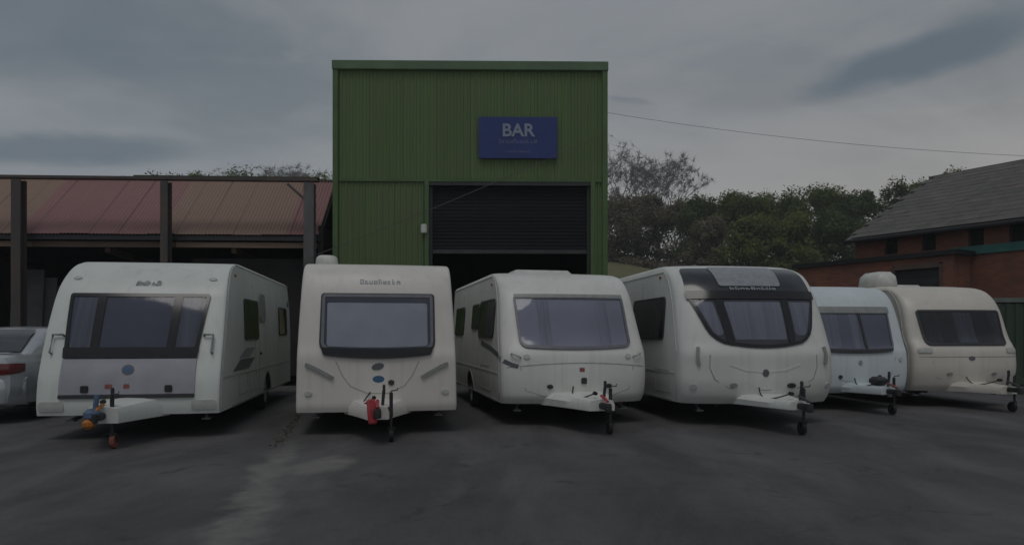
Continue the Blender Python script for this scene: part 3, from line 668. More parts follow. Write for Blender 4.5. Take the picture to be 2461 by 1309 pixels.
for x0 in (-2.6, -6.1, -10.2): MB().bar((x0, .5, 3.9), (x0, 9, 3.5), .14, .18).build('rafter', 'timber', S)
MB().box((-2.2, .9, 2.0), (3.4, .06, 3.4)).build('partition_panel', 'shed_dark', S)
# things stored in the shed
def stored(name, label, cat, x, y, rz=0.0):
    a = R(3); c, s = math.cos(a), math.sin(a); o = empty(name, (-5.30+c*x-s*y, 19.78+s*x+c*y, 0), a+rz); tag(o, label, cat); return o
o = stored('storage_cabinet', 'grey metal cabinet standing in the shed behind the silver car', 'cabinet', -7.55, 1.6)
MB().box((0, 0, 1.15), (.95, .5, 2.3), None, .01).build('carcass', 'shed_grey', o)
for s in (-1, 1):
    dd = MB().box((s*.235, -.262, 1.15), (.455, .02, 2.2)).build('door', 'shed_grey', o); MB().box((s*.04, -.285, 1.2), (.025, .03, .16)).build('door_handle', 'steel_dark', dd)
o = stored('board_stack', 'pale grey boards leaning upright against the back of the shed', 'boards', -8.95, 2.4, .1)
for i in range(4): MB().box((-.5+.32*i, .1*i, 1.75-.12*i), (.9, .03, 3.5-.24*i), Matrix.Rotation(R(-5), 3, 'X')).build('board', 'shed_grey', o)
o = stored('timber_stack', 'brown timber posts leaning in the shed next to the long caravan', 'timber', -7.05, 3.0)
for i in range(4): MB().bar((.16*i, -.4+.05*i, 0), (.16*i+.1, .25, 2.3+.2*(i % 2)), .1, .1).build('timber_post', 'timber', o)
o = stored('workbench', 'wooden workbench with a crate under it inside the shed', 'bench', -10.6, 1.8)
MB().box((0, 0, .9), (1.8, .7, .08)).build('bench_top', 'timber_pale', o)
for sx in (-1, 1):
    for sy in (-1, 1): MB().box((sx*.8, sy*.28, .43), (.09, .09, .86)).build('leg', 'timber', o)
o = stored('tool_crate', 'grey plastic crate on the floor under the workbench', 'crate', -10.4, 1.75)
cr = MB(); cr.box((0, 0, .02), (.6, .4, .04)); 
for s in (-1, 1): cr.box((s*.29, 0, .2), (.02, .4, .34)); cr.box((0, s*.19, .2), (.56, .02, .34))
cr.build('box', 'shed_grey', o)

# ------------------------------------------------------------------ brick building on the right
def brick():
    m = bpy.data.materials.new('brick'); m.use_nodes = True; MATS['brick'] = m
    t = m.node_tree; n = t.nodes; l = t.links.new; p = n['Principled BSDF']; co = n.new('ShaderNodeTexCoord')
    sp = n.new('ShaderNodeSeparateXYZ'); l(co.outputs['Object'], sp.inputs[0]); ad = n.new('ShaderNodeMath'); l(sp.outputs[0], ad.inputs[0]); l(sp.outputs[1], ad.inputs[1])
    cb = n.new('ShaderNodeCombineXYZ'); l(ad.outputs[0], cb.inputs[0]); l(sp.outputs[2], cb.inputs[1])
    b = n.new('ShaderNodeTexBrick'); b.inputs['Scale'].default_value = 1; b.inputs['Brick Width'].default_value = .225; b.inputs['Row Height'].default_value = .075; b.inputs['Mortar Size'].default_value = .009
    b.inputs['Color1'].default_value = (.34, .105, .055, 1); b.inputs['Color2'].default_value = (.22, .072, .045, 1); b.inputs['Mortar'].default_value = (.15, .12, .10, 1); l(cb.outputs[0], b.inputs['Vector'])
    z = n.new('ShaderNodeTexNoise'); z.inputs['Scale'].default_value = .8; z.inputs['Detail'].default_value = 7; l(co.outputs['Object'], z.inputs['Vector'])
    g = n.new('ShaderNodeMapRange'); g.inputs['From Min'].default_value = .4; g.inputs['From Max'].default_value = .7; g.inputs['To Max'].default_value = .6; l(z.outputs['Fac'], g.inputs['Value'])
    x = n.new('ShaderNodeMix'); x.data_type = 'RGBA'; x.inputs[7].default_value = (.10, .06, .045, 1); l(g.outputs[0], x.inputs['Factor']); l(b.outputs['Color'], x.inputs[6]); l(x.outputs[2], p.inputs['Base Color']); p.inputs['Roughness'].default_value = .9
    bp = n.new('ShaderNodeBump'); bp.inputs['Strength'].default_value = .6; bp.inputs['Distance'].default_value = .01; bp.invert = True; l(b.outputs['Fac'], bp.inputs['Height']); l(bp.outputs[0], p.inputs['Normal'])
brick()
mat('slate', (.118, .104, .098), .75, col2=(.080, .072, .070), vscale=1.6, stretch=(1, 1, 1), bump=.2, bscale=10)
mat('slate_b', (.098, .094, .084), .75, col2=(.128, .116, .106), vscale=1.1, bump=.2, bscale=10)
mat('black_gutter', (.016, .016, .018), .5, var=.3, vscale=4)
mat('teal', (.055, .19, .175), .6, var=.3, vscale=2)
mat('dark_shutter', (.045, .048, .055), .5, .2, var=.3, vscale=2)
mat('lintel', (.12, .085, .07), .85, var=.3, vscale=4)
B = empty('brick_building', (14.56, 30.0, 0), R(-59)); tag(B, 'red-brick building with a broad slate roof, teal fascia and single-storey annex', 'building')
BL, BD, EZ, RZ = 17.0, 12.4, 5.58, 8.77
slits = [1.55, 3.05, 4.75, 6.1, 7.6, 9.2, 10.8, 12.4, 14.0, 15.6]; xs = [0.0]; holes = []
for u in slits: xs += [u-.27, u+.27]; holes.append((u-.27, u+.27, 4.72, 5.38))
xs.append(BL); wallgrid(xs, [0, 4.72, 5.38, EZ], holes, 0, .32).build('front_wall', 'brick', B)
for u in slits:
    wf = MB(); wf.box((u, .13, 4.745), (.54, .08, .05)); wf.box((u, .13, 5.355), (.54, .08, .05)); wf.box((u-.245, .13, 5.05), (.05, .08, .56)); wf.box((u+.245, .13, 5.05), (.05, .08, .56)); w = wf.build('window', 'dark_trim', B)
    MB().box((u, .17, 5.05), (.44, .012, .56)).build('pane', 'black_gloss', w)
gb = MB(); gb.add([(0, .33, 0), (0, BD, 0), (0, BD, EZ), (0, BD/2, RZ-.12), (0, .33, EZ), (.32, .33, 0), (.32, BD, 0), (.32, BD, EZ), (.32, BD/2, RZ-.12), (.32, .33, EZ)], [(0, 1, 2, 3, 4), (5, 6, 7, 8, 9), (0, 1, 6, 5), (1, 2, 7, 6), (2, 3, 8, 7), (3, 4, 9, 8), (4, 0, 5, 9)])
gb.build('gable_wall', 'brick', B)
gb = MB(); gb.add([(BL-.32, .33, 0), (BL-.32, BD, 0), (BL-.32, BD, EZ), (BL-.32, BD/2, RZ-.12), (BL-.32, .33, EZ), (BL, .33, 0), (BL, BD, 0), (BL, BD, EZ), (BL, BD/2, RZ-.12), (BL, .33, EZ)], [(0, 1, 2, 3, 4), (5, 6, 7, 8, 9), (0, 1, 6, 5), (1, 2, 7, 6), (2, 3, 8, 7), (3, 4, 9, 8), (4, 0, 5, 9)]); gb.build('gable_wall', 'brick', B)
MB().box((BL/2, BD-.16, EZ/2), (BL-.66, .31, EZ)).build('back_wall', 'brick', B)
# slate roof: courses of slates that overlap like steps; the front slope slate by slate
roof = empty('roof'); roof.parent = B
sl_len = math.hypot(BD/2+.35, RZ-EZ+.18); ang = math.atan2(RZ-EZ+.18, BD/2+.35); nco = 15; cl = sl_len/nco
MB().add([(-.25, -.35, EZ-.20), (BL+.25, -.35, EZ-.20), (BL+.25, BD/2, RZ-.03), (-.25, BD/2, RZ-.03), (-.25, BD+.35, EZ-.20), (BL+.25, BD+.35, EZ-.20), (-.25, -.35, EZ-.10), (BL+.25, -.35, EZ-.10), (BL+.25, BD/2, RZ+.06), (-.25, BD/2, RZ+.06), (-.25, BD+.35, EZ-.10), (BL+.25, BD+.35, EZ-.10)],
    [(0, 1, 2, 3), (3, 2, 5, 4), (6, 7, 8, 9), (9, 8, 11, 10), (0, 1, 7, 6), (1, 2, 8, 7), (2, 5, 11, 8), (5, 4, 10, 11), (4, 3, 9, 10), (3, 0, 6, 9)]).build('roof_deck', 'slate', roof)
sw_ = .62; smesh = []
mat('slate_c', (.135, .118, .112), .75, col2=(.10, .09, .085), vscale=1.3, bump=.2, bscale=10); mat('slate_d', (.078, .076, .070), .75, col2=(.10, .095, .082), vscale=1.3, bump=.2, bscale=10)
for m in ('slate', 'slate_b', 'slate_c', 'slate_d'):
    q = MB().box((0, cl*.55, .008), (sw_-.006, cl*1.1, .014)); me = bpy.data.meshes.new('slate'); me.from_pydata(q.v, [], q.f); me.materials.append(M(m)); smesh.append(me)
rs = random.Random(9); cnt = 0; extra = MB()
for j in range(nco):
    u = -.25+(sw_/2 if j % 2 == 0 else 0.0)+sw_*.5
    while u < BL+.2-sw_*.4:
        y = -.36+j*cl*math.cos(ang); z = EZ-.085+j*cl*math.sin(ang)
        if u < 10.2 and cnt < 290:
            inst('slate', smesh[rs.choice((0, 0, 0, 1, 1, 2, 3))], None, roof, (u, y, z+.02+rs.uniform(0, .006)), (ang-.016+rs.uniform(-.006, .006), rs.uniform(-.006, .006), rs.uniform(-.01, .01))); cnt += 1
        else:
            extra.box((u, y+cl*.5*math.cos(ang), z+.03+cl*.5*math.sin(ang)), (sw_-.012, cl*1.08, .022), Matrix.Rotation(ang-.016, 3, 'X'))
        u += sw_
tag(extra.build('slate_courses', 'slate', roof), kind='stuff')
MB().tube([(-.27, BD/2, RZ+.07), (BL+.27, BD/2, RZ+.07)], .09, 8).build('ridge', 'slate_b', roof)
MB().box((BL/2, -.42, EZ-.20), (BL+.5, .13, .14), None, .03).build('gutter', 'black_gutter', B)
MB().box((8.6, -.04, 4.58), (9.4, .07, .30)).build('teal_fascia', 'teal', B)
# annex
xs = [-1.95, 2.35, 4.22, 4.6]; wallgrid(xs, [0, .15, 4.12, 4.36], [(2.35, 4.22, .15, 4.12)], -1.25, -1.0).build('annex_wall', 'brick', B)
for x, d in ((-1.83, 1.0), (4.48, .96)): MB().box((x, -.50, 2.18), (.24, d, 4.36)).build('annex_side_wall', 'brick', B)
MB().box((1.32, -.68, 4.45), (6.9, 1.34, .17)).build('annex_roof', 'black_gutter', B)
dm = MB(); dm.box((2.40, -1.24, 2.1), (.10, .1, 3.95)); dm.box((4.17, -1.24, 2.1), (.10, .1, 3.95)); dm.box((3.285, -1.245, 4.03), (1.66, .1, .17)); dm.build('annex_door_frame', 'lintel', B)
for i in range(13): MB().box((3.285, -1.14, .3+.29*i), (1.66, .03, .28)).build('shutter_slat', 'dark_shutter', B)

# ------------------------------------------------------------------ green container
mat('container_green', (.028, .060, .038), .6, col2=(.040, .060, .040), vscale=1.2, stretch=(1, 1, .3))
mat('container_rim', (.16, .19, .17), .6, var=.3, vscale=2)
Cn = empty('shipping_container', (13.55, 20.6, 0), R(-3)); tag(Cn, 'dark green corrugated steel container standing in front of the brick building', 'container')
CW, CDp, CHh = 6.05, 2.4, 2.58
cme = corr_mesh(CW-.3, CHh-.42, .26, .045); inst('side_panel', cme, 'container_green', Cn, (.15, .05, .24)); inst('side_panel', cme, None, Cn, (.15, CDp-.05, .24))
eme = corr_mesh(CDp-.3, CHh-.42, .26, .045); inst('end_panel', eme, 'container_green', Cn, (.05, CDp-.15, .24), (0, 0, R(-90))); inst('end_panel', eme, None, Cn, (CW-.05, .15, .24), (0, 0, R(90)))
for x in (.08, CW-.08):
    for y in (.08, CDp-.08): MB().box((x, y, CHh/2), (.16, .16, CHh-.02)).build('corner_post', 'container_green', Cn)
for y in (.06, CDp-.06):
    MB().box((CW/2, y, CHh-.08), (CW-.34, .12, .13)).build('top_rail', 'container_rim', Cn); MB().box((CW/2, y, .14), (CW-.34, .12, .2)).build('bottom_rail', 'container_green', Cn)
MB().box((CW/2, CDp/2, CHh-.03), (CW-.2, CDp-.26, .04)).build('roof_panel', 'container_green', Cn)

# ------------------------------------------------------------------ silver saloon car
mat('car_silver', (.52, .55, .58), .25, .4, var=.10, vscale=2, coat=.6)
mat('car_glass', (.05, .052, .065), .06, var=.2, vscale=2, coat=.3)
mat('tail_red', (.16, .006, .010), .12, var=.35, vscale=12, coat=.8)
mat('plate_yellow', (.50, .38, .05), .5, var=.1, vscale=5)
K = empty('parked_car', (-9.30, 11.8, 0), R(7)); K.scale = (1.04, 1.04, 1.04); tag(K, 'silver saloon car parked tail-out beside the long caravan', 'car')
st = [(0.0, .62, .42, .95, 1.02), (.05, .80, .30, .98, 1.09), (.2, .89, .26, 1.0, 1.125), (.55, .925, .24, 1.0, 1.14), (1.2, .935, .22, .98, 1.10), (2.2, .935, .22, .96, 1.03), (3.3, .93, .22, .92, .99), (3.9, .92, .22, .88, .95), (4.5, .87, .24, .78, .84), (4.78, .74, .28, .68, .74), (4.86, .55, .40, .62, .68)]
def dens(st):
    o = []
    for i in range(len(st)-1):
        for k in range(3): t = k/3; o.append(tuple(a+(b-a)*t for a, b in zip(st[i], st[i+1])))
    return o+[st[-1]]
stn = dens(st); v = []; f = []
for y, hw, zb, zs, zt in stn:
    sec = [(0, zb), (hw*.8, zb), (hw*.95, zb+.08), (hw*1.0, zb+.25), (hw*1.0, zs-.18), (hw*.985, zs-.05), (hw*.955, zs+.02), (hw*.88, zt-.015), (hw*.6, zt), (0, zt+.01)]
    full = [(x, y, z) for x, z in sec]+[(-x, y, z) for x, z in sec[-2:0:-1]]; v += full
n = len(full)
for i in range(len(stn)-1):
    for k in range(n): f.append((i*n+k, i*n+(k+1) % n, (i+1)*n+(k+1) % n, (i+1)*n+k))
f += [tuple(range(n)), tuple(range((len(stn)-1)*n, len(stn)*n))]
cb_ = mob('body', v, f, 'car_silver', K, True, 40)
# cabin: belt ring to roof ring
def cabin_pt(t, s):
    """t 0 rear..1 front, s height 0..1 ; right-hand outline"""
gh = [(.62, .74, 1.12, 0), (1.05, .70, 1.40, 0), (1.38, .66, 1.545, 0), (1.75, .655, 1.59, 0), (2.25, .655, 1.60, 0), (2.7, .65, 1.57, 0), (3.0, .66, 1.49, 0), (3.75, .72, 1.02, 0)]
v = []; f = []
for y, w, zt, _ in gh:
    zb = 1.0 if y < 3 else .96; wb = .86; zt = max(zt, zb+.03)
    sec = [(wb, zb), (wb-.03, zb+(zt-zb)*.4), (w+.04, zb+(zt-zb)*.82), (w-.04, zb+(zt-zb)*.965), (w*.6, zt), (0, zt+.012)]
    v += [(x, y, z) for x, z in sec]+[(-x, y, z) for x, z in sec[-2::-1]]
n = 11
for i in range(len(gh)-1):
    for k in range(n-1): f.append((i*n+k, i*n+k+1, (i+1)*n+k+1, (i+1)*n+k))
f += [tuple(range(n)), tuple(range((len(gh)-1)*n, len(gh)*n))]
mob('cabin', v, f, 'car_silver', K, True, 50)
def pane4(name, pts, nrm, m):
    nv = Vector(nrm).normalized()*.012; v = [Vector(p)+nv for p in pts]+[Vector(p)-nv for p in pts]; k = len(pts)
    return mob(name, v, [tuple(range(k)), tuple(range(2*k-1, k-1, -1))]+[(i, (i+1) % k, k+(i+1) % k, k+i) for i in range(k)], m, K)
v = []; 
rw = [(.655, 1.155, .64), (.84, 1.28, .625), (1.03, 1.405, .605), (1.20, 1.478, .58), (1.34, 1.535, .55)]
v = [(s*w, y-.012, z+.016-.0*abs(s)) for y, z, w in rw for s in (-1, -.5, 0, .5, 1)]
f = [(j*5+i, j*5+i+1, j*5+6+i, j*5+5+i) for j in range(4) for i in range(4)]
mob('rear_window', v, f, 'car_glass', K, True)
for s in (-1, 1):
    pane4('side_glass', [(s*.845, 1.35, 1.08), (s*.84, 2.2, 1.07), (s*.715, 2.2, 1.49), (s*.71, 1.6, 1.48), (s*.745, 1.42, 1.38)], (s, 0, .3), 'car_glass'); pane4('side_glass', [(s*.84, 2.26, 1.07), (s*.845, 3.35, 1.06), (s*.72, 2.85, 1.44), (s*.715, 2.26, 1.49)], (s, 0, .3), 'car_glass')
    # lamp cluster wrapping round the corner
    tl = MB(); pr = [(.40, -.022, .0), (.58, -.015, .0), (.72, .012, .0), (.82, .06, .01), (.885, .15, .025), (.915, .28, .05)]
    v = []; 
    for x, y, dz in pr: v += [(s*x, y-.012, .80-.0+dz*1.0), (s*(x+.012), y-.022, .895+dz*.5), (s*x, y-.006, .985+.0*dz)]
    f = []
    for i in range(5): f += [(i*3, i*3+1, i*3+4, i*3+3), (i*3+1, i*3+2, i*3+5, i*3+4)]
    mob('tail_light', v, f, 'tail_red', K, True)
    wheel(K, (s*.83, 1.0, .33), .33, .22, s, 9); wheel(K, (s*.83, 3.85, .33), .33, .22, s, 9)
    MB().tube([(s*.5, .1, .29), (s*.5, -.03, .29)], .04, 12).build('exhaust', 'alloy', K, True)
bp = MB(); 
for i in range(9):
    pass
bv = []; bf = []
for i in range(15):
    a = -1+2*i/14; x = a*.925; y = -.055+.0*a+ (abs(a)**6)*.34
    bv += [(x, y+.07, .30), (x, y, .34), (x, y-.015, .56), (x, y+.0, .72), (x, y+.05, .75)]
for i in range(14):
    for k in range(4): bf.append((i*5+k, i*5+k+1, i*5+6+k, i*5+5+k))
mob('rear_bumper', bv, bf, 'car_silver', K, True, 50)
MB().box((0, -.06, .36), (1.0, .04, .10), None, .02).build('bumper_grille', 'rubber', K)
MB().box((0, -.015, .86), (.54, .02, .12)).build('number_plate', 'plate_yellow', K)
MB().box((0, .35, 1.15), (1.3, .10, .02), None, .008).build('boot_spoiler', 'car_silver', K)
for s in (-1, 1): MB().box((s*.98, 2.95, 1.08), (.2, .1, .14), None, .04).build('door_mirror', 'car_silver', K, True)

# ------------------------------------------------------------------ damp air
m = bpy.data.materials.new('haze'); m.use_nodes = True; n = m.node_tree.nodes; n.remove(n['Principled BSDF'])
pv = n.new('ShaderNodeVolumePrincipled'); pv.inputs['Color'].default_value = (.9, .93, .97, 1); pv.inputs['Density'].default_value = .00095; m.node_tree.links.new(pv.outputs[0], n['Material Output'].inputs['Volume']); MATS['haze'] = m
tag(MB().box((0, 310, 15.9), (1220, 1220, 34)).build('haze', 'haze'), kind='stuff')
# ------------------------------------------------------------------ caravans
def van_body(v, root, m):
    zs = [v.z0+(v.H-v.z0)*i/44 for i in range(45)]
    zs = sorted(set([round(z, 4) for z in zs if z < v.H-.06]+[v.H-.06+.06*math.sin(i/10*math.pi/2) for i in range(11)]))
    xs = [i/8*.82 for i in range(9)]
    e0 = math.acos(min(1, (.82)**(v.n/2)))
    for i in range(1, 9):
        ce = math.cos(e0*0) if False else None
        cm = (1-.82**v.n)**(1/v.n)*(1-i/8)           # remaining depth fraction goes to 0 at the side
        xs.append(max(0, 1-cm**v.n)**(1/v.n))
    fr = [-x for x in reversed(xs[1:])]+xs
    verts = []; cnt = None
    for z in zs:
        w = v.w(z); ring = [(x*w, v.f(z)+v.b*(1-max(0, 1-abs(x)**v.n)**(1/v.n))+v.c*x*x, z) for x in fr]
        k = z-(v.H-v.r); rb = v.L-(v.r-math.sqrt(max(0, v.r**2-k*k)) if k > 0 else 0); y0 = v.edge(z); rc = .14
        for i in range(1, 15): ring.append((w, y0+(rb-rc-y0)*i/14, z))
        for i in range(1, 6): a = i/5*math.pi/2; ring.append((w-rc*(1-math.cos(a)), rb-rc+rc*math.sin(a), z))
        for i in range(0, 6): a = i/5*math.pi/2; ring.append((-w+rc*(1-math.sin(a)), rb-rc+rc*math.cos(a), z))
        for i in range(13, 0, -1): ring.append((-w, y0+(rb-rc-y0)*i/14, z))
        cnt = len(ring); verts += ring
    f = []
    for j in range(len(zs)-1):
        for i in range(cnt): f.append((j*cnt+i, j*cnt+(i+1) % cnt, (j+1)*cnt+(i+1) % cnt, (j+1)*cnt+i))
    f.append(tuple(range(cnt-1, -1, -1))); f.append(tuple(range((len(zs)-1)*cnt, len(zs)*cnt)))
    return mob('body', verts, f, m, root, True, 38)
def cut_wells(body, v, ys, r):
    """real wheel openings cut into the two sides"""
    cuts = []
    for s in (-1, 1):
        for y in ys:
            c = MB(); prof = [(0, -.16), (r, -.16), (r, .16), (0, .16)]
            c.lathe(prof, (s*v.W, y, .36), 'X', 28)
            o = c.build('well', 'rubber'); bm = bmesh.new(); bm.from_mesh(o.data); bmesh.ops.remove_doubles(bm, verts=bm.verts, dist=1e-5); bmesh.ops.recalc_face_normals(bm, faces=bm.faces); bm.to_mesh(o.data); bm.free()
            md = body.modifiers.new('b', 'BOOLEAN'); md.object = o; md.solver = 'EXACT'; md.material_mode = 'TRANSFER'; cuts.append(o)
    par = body.parent; body.parent = None
    bpy.context.view_layer.update(); dg = bpy.context.evaluated_depsgraph_get()
    me = bpy.data.meshes.new_from_object(body.evaluated_get(dg)); body.modifiers.clear(); body.data = me; body.parent = par
    me.name = 'body'
    for o in cuts: bpy.data.objects.remove(o)
def towbar(v, root, length, body_m, jx=.17, fair=(.50, .17, .20), lever='red', wheelmat='rubber', fairz=.36, jock=True, extras=()):
    yf = v.f(.5); yh = yf-length; zc = .44
    a = MB()
    for s in (-1, 1): a.bar((s*.52, yf+1.5, .36), (s*.07, yh+.38, zc-.02), .06, .10)
    a.bar((-.3, yf+.55, .36), (.3, yf+.55, .36), .05, .08)
    a.build('chassis_frame', 'galv', root)
    # moulded cover over the frame, tapering towards the coupling
    w0, w1, h = fair; y0, y1 = yf+.16, yh+.33; vv = []; ff = []; ns = 8
    for i in range(ns+1):
        t = i/ns; y = y0+(y1-y0)*t; w = w0+(w1-w0)*(t**.8); hh = h*(1-.25*t); zb = fairz+.02*t
        sec = [(-w, zb), (-w*1.02, zb+hh*.55), (-w*.86, zb+hh*.92), (-w*.5, zb+hh), (0, zb+hh*1.03), (w*.5, zb+hh), (w*.86, zb+hh*.92), (w*1.02, zb+hh*.55), (w, zb)]
        vv += [(x, y, z) for x, z in sec]
    for i in range(ns):
        for k in range(8): ff.append((i*9+k, i*9+k+1, i*9+10+k, i*9+9+k))
        ff.append((i*9+8, i*9, i*9+9, i*9+17))
    ff += [tuple(range(9)), tuple(range(ns*9, ns*9+9))]
    fa = mob('towbar_cover', vv, ff, body_m, root, True, 40)
    c = MB(); c.box((0, yh+.26, zc+.01), (.1, .3, .09), None, .02); c.lathe([(0, .07), (.045, .06), (.055, .02), (.055, -.05), (.03, -.06)], (0, yh+.06, zc), 'Z', 14)
    c.box((0, yh+.12, zc+.03), (.085, .16, .06), None, .015)
    hc = c.build('coupling', 'steel_dark', root, True)
    l = MB(); l.bar((0, yh+.08, zc+.09), (0, yh+.36, zc+.16), .05, .03, .008); l.build('coupling_handle', lever, hc)
    b = MB(); b.bar((.07, yh+.45, zc+.08), (.09, yh+.44, zc+.30), .028, .045, .008); b.box((.09, yh+.44, zc+.31), (.04, .055, .13), None, .012)
    b.build('handbrake_lever', 'dark_trim', root)
    if jock:
        yj = yh+.40; j = MB(); j.tube([(jx, yj, .16), (jx, yj, .66)], .021, 10); j.tube([(jx, yj, .36), (jx, yj, .70)], .027, 10)
        j.box((jx*.6, yj, zc+.02), (abs(jx)*.9, .05, .08)); j.tube([(jx, yj, .7), (jx, yj-.02, .73), (jx+.09, yj-.02, .735), (jx+.09, yj-.02, .77)], .009, 6)
        j.bar((jx-.05, yj+.02, .20), (jx-.05, yj+.05, .09), .008, .04); j.bar((jx+.05, yj+.02, .20), (jx+.05, yj+.05, .09), .008, .04); j.box((jx, yj+.02, .2), (.11, .05, .015))
        jo = j.build('jockey_stand', 'steel_dark', root, True)
        MB().lathe([(0, -.034), (.06, -.034), (.095, -.028), (.10, -.012), (.10, .012), (.095, .028), (.06, .034), (0, .034)], (jx, yj+.05, .10), 'X', 20).build('jockey_wheel', wheelmat, jo, True)
    k = MB(); pts = [(-.05, yf+.1, .72)]
    for i in range(1, 13):
        t = i/12; pts.append((-.05-.16*math.sin(math.pi*t), yf+.1+(yh+.5-yf-.1)*t, .72-.1*t-.16*math.sin(math.pi*t)))
    k.tube(pts, .011, 6); k.lathe([(0, -.05), (.028, -.045), (.032, .03), (.02, .05), (0, .055)], pts[-1], 'Y', 10)
    k.build('electric_cable', 'rubber', root, True)
    return yh
def underside(v, root, axle):
    a = MB()
    for s in (-1, 1):
        a.box((s*.52, v.L*.55, .31), (.06, v.L*.86, .10)); a.bar((s*.52, axle[0]-.35, .33), (s*(v.W-.28), axle[0], .33), .06)
    for y in axle: a.tube([(-v.W+.2, y, .33), (v.W-.2, y, .33)], .045, 8)
    a.build('chassis_rails', 'steel_dark', root)
    for s in (-1, 1):
        MB().bar((s*.82, 1.0, .34), (s*.95, .52, .24), .045, .05).box((s*.955, .5, .235), (.12, .12, .02)).build('corner_steady', 'galv', root)
def front_window(v, root, q, frame, pane, back, curtains=(), margin=.05, mull=(), mullm='black_gloss', depth=.03, name='front_window', panes=None):
    P = v.P
    w = ringpatch(name, q, P, depth, depth+.004, margin, frame, root)
    qi = inset(q, margin*.55)
    patch('inner_panel', qi, P, .005, .008, back, w)
    for (a0, a1, cm) in curtains:
        k = dict(qi); k['al'] = max(qi['al'], a0); k['alt'] = max(qi['alt'], a0); k['ar'] = min(qi['ar'], a1); k['art'] = min(qi['art'], a1); k['rb'] = k['rt'] = .02
        k['zb'] += .035; k['zt'] -= .03
        def PC(a, z, off, k=k): return P(a, z, off+.004*math.sin(a*70))
        patch('curtain', k, PC if 'curtain' in cm else P, .013, .003, cm, w, ns=24)
    for (xb, xt, wd) in mull:
        patch('mullion', quad(xb-wd/2, xb+wd/2, q['zb']+margin*.6, q['zt']-margin*.6, xt-wd/2, xt+wd/2, .003, .003, q['sagb']*.8), P, depth+.003, depth, mullm, w, ns=2)
    if panes:
        for qq in panes: patch('pane', qq, P, depth+.001, .004, pane, w)
    else: patch('pane', qi, P, depth-.006, .004, pane, w)
    return w
def side_window(v, root, side, y0, y1, z0, z1, r=.07, frame='dark_trim', pane='acrylic_side'):
    P = v.S(side); q = quad(y0, y1, z0, z1, rb=r, rt=r)
    w = ringpatch('side_window', q, P, .026, .028, .035, frame, root)
    patch('inner_panel', inset(q, .02), P, .005, .007, 'interior', w)
    k = inset(q, .06); k['ar'] = k['art'] = y0+(y1-y0)*.25
    patch('curtain', k, P, .010, .003, 'curtain', w)
    patch('pane', inset(q, .018), P, .022, .004, pane, w); return w
def rooflight(v, root, x, y, sx, sy, h, m='roof_plastic', name='rooflight', bev=.05, z=None):
    zt = v.H if z is None else z
    return MB().box((x, y, zt+h/2-.012), (sx, sy, h), None, bev, .9).build(name, m, root, True, 50)
def edge_trims(v, root, m='pale_trim'):
    """awning rails along the corners and the roof edge"""
    for s in (-1, 1):
        pts = []
        for i in range(41):
            z = v.z0+.04+(v.H-v.r*.8-v.z0-.04)*i/40; pts.append((s*(v.w(z)+.004), v.edge(z)+.03, z))
        zt = pts[-1][2]
        for i in range(1, 12): pts.append((s*(v.w(zt)+.004), v.edge(zt)+.03+(v.L-.15-v.edge(zt))*i/11, zt))
        MB().tube(pts, .011, 6).build('awning_rail', m, root, True)
        MB().box((s*(v.w(v.z0+.05)+.005), v.L*.52, v.z0+.012), (.02, v.L*.8, .03)).build('skirt_rail', 'grey_trim', root)
def door(v, root, side, y0, y1, z0=.42, z1=2.15):
    P = v.S(side); dr = ringpatch('door', quad(y0, y1, z0, z1, rb=.06, rt=.08), P, .006, .008, .012, 'seam', root)
    MB().box((side*(v.w(1.2)+.02), y0+.08, 1.15), (.03, .10, .05), None, .01).build('door_handle', 'dark_trim', dr)
def make_van(key, label, m):
    v = VANS[key]; root = empty('touring_caravan', (v.loc[0], v.loc[1], 0), v.ang)
    tag(root, label, 'caravan', 'touring caravans parked side by side in the yard')
    return v, root
def base(v, root, m, axles, body=None):
    b = van_body(v, root, m); cut_wells(b, v, axles, .39)
    for s in (-1, 1):
        for y in axles:
            wheel(root, (s*(v.W-.12), y, .325), .325, .18, s)
            P = v.S(s); pts = [(y+.405*math.cos(a), .36+.405*math.sin(a)) for a in [math.pi*i/18 for i in range(19)]]
            strip('wheel_arch', [p for p in pts], P, .035, .012, .014, 'grey_trim', root)
    underside(v, root, axles); edge_trims(v, root)
    for s in (-1, 1):     # side panel joints and a rubbing strip
        for y in (v.L*.38, v.L*.72): strip('panel_joint', [(y, .86+(v.H-.28-.86)*i/8) for i in range(9)], v.S(s), .018, .004, .005, 'seam', root)
        strip('rubbing_strip', [(v.edge(.86)+.12+(v.L-.35-v.edge(.86))*i/10, .86) for i in range(11)], v.S(s), .028, .008, .01, 'pale_trim', root)
    for s in (-1, 1):     # side marker lamp and side locker door
        P = v.S(s)
        badge('marker_lamp', P, v.edge(v.H-.25)+.35, v.H-.24, .05, .025, 'lamp_amber', root, .02)
    return b
def side_locker(v, root, s, y0, y1, z0, z1):
    ringpatch('locker_door', quad(y0, y1, z0, z1, rb=.03, rt=.03), v.S(s), .006, .008, .012, 'seam', root)

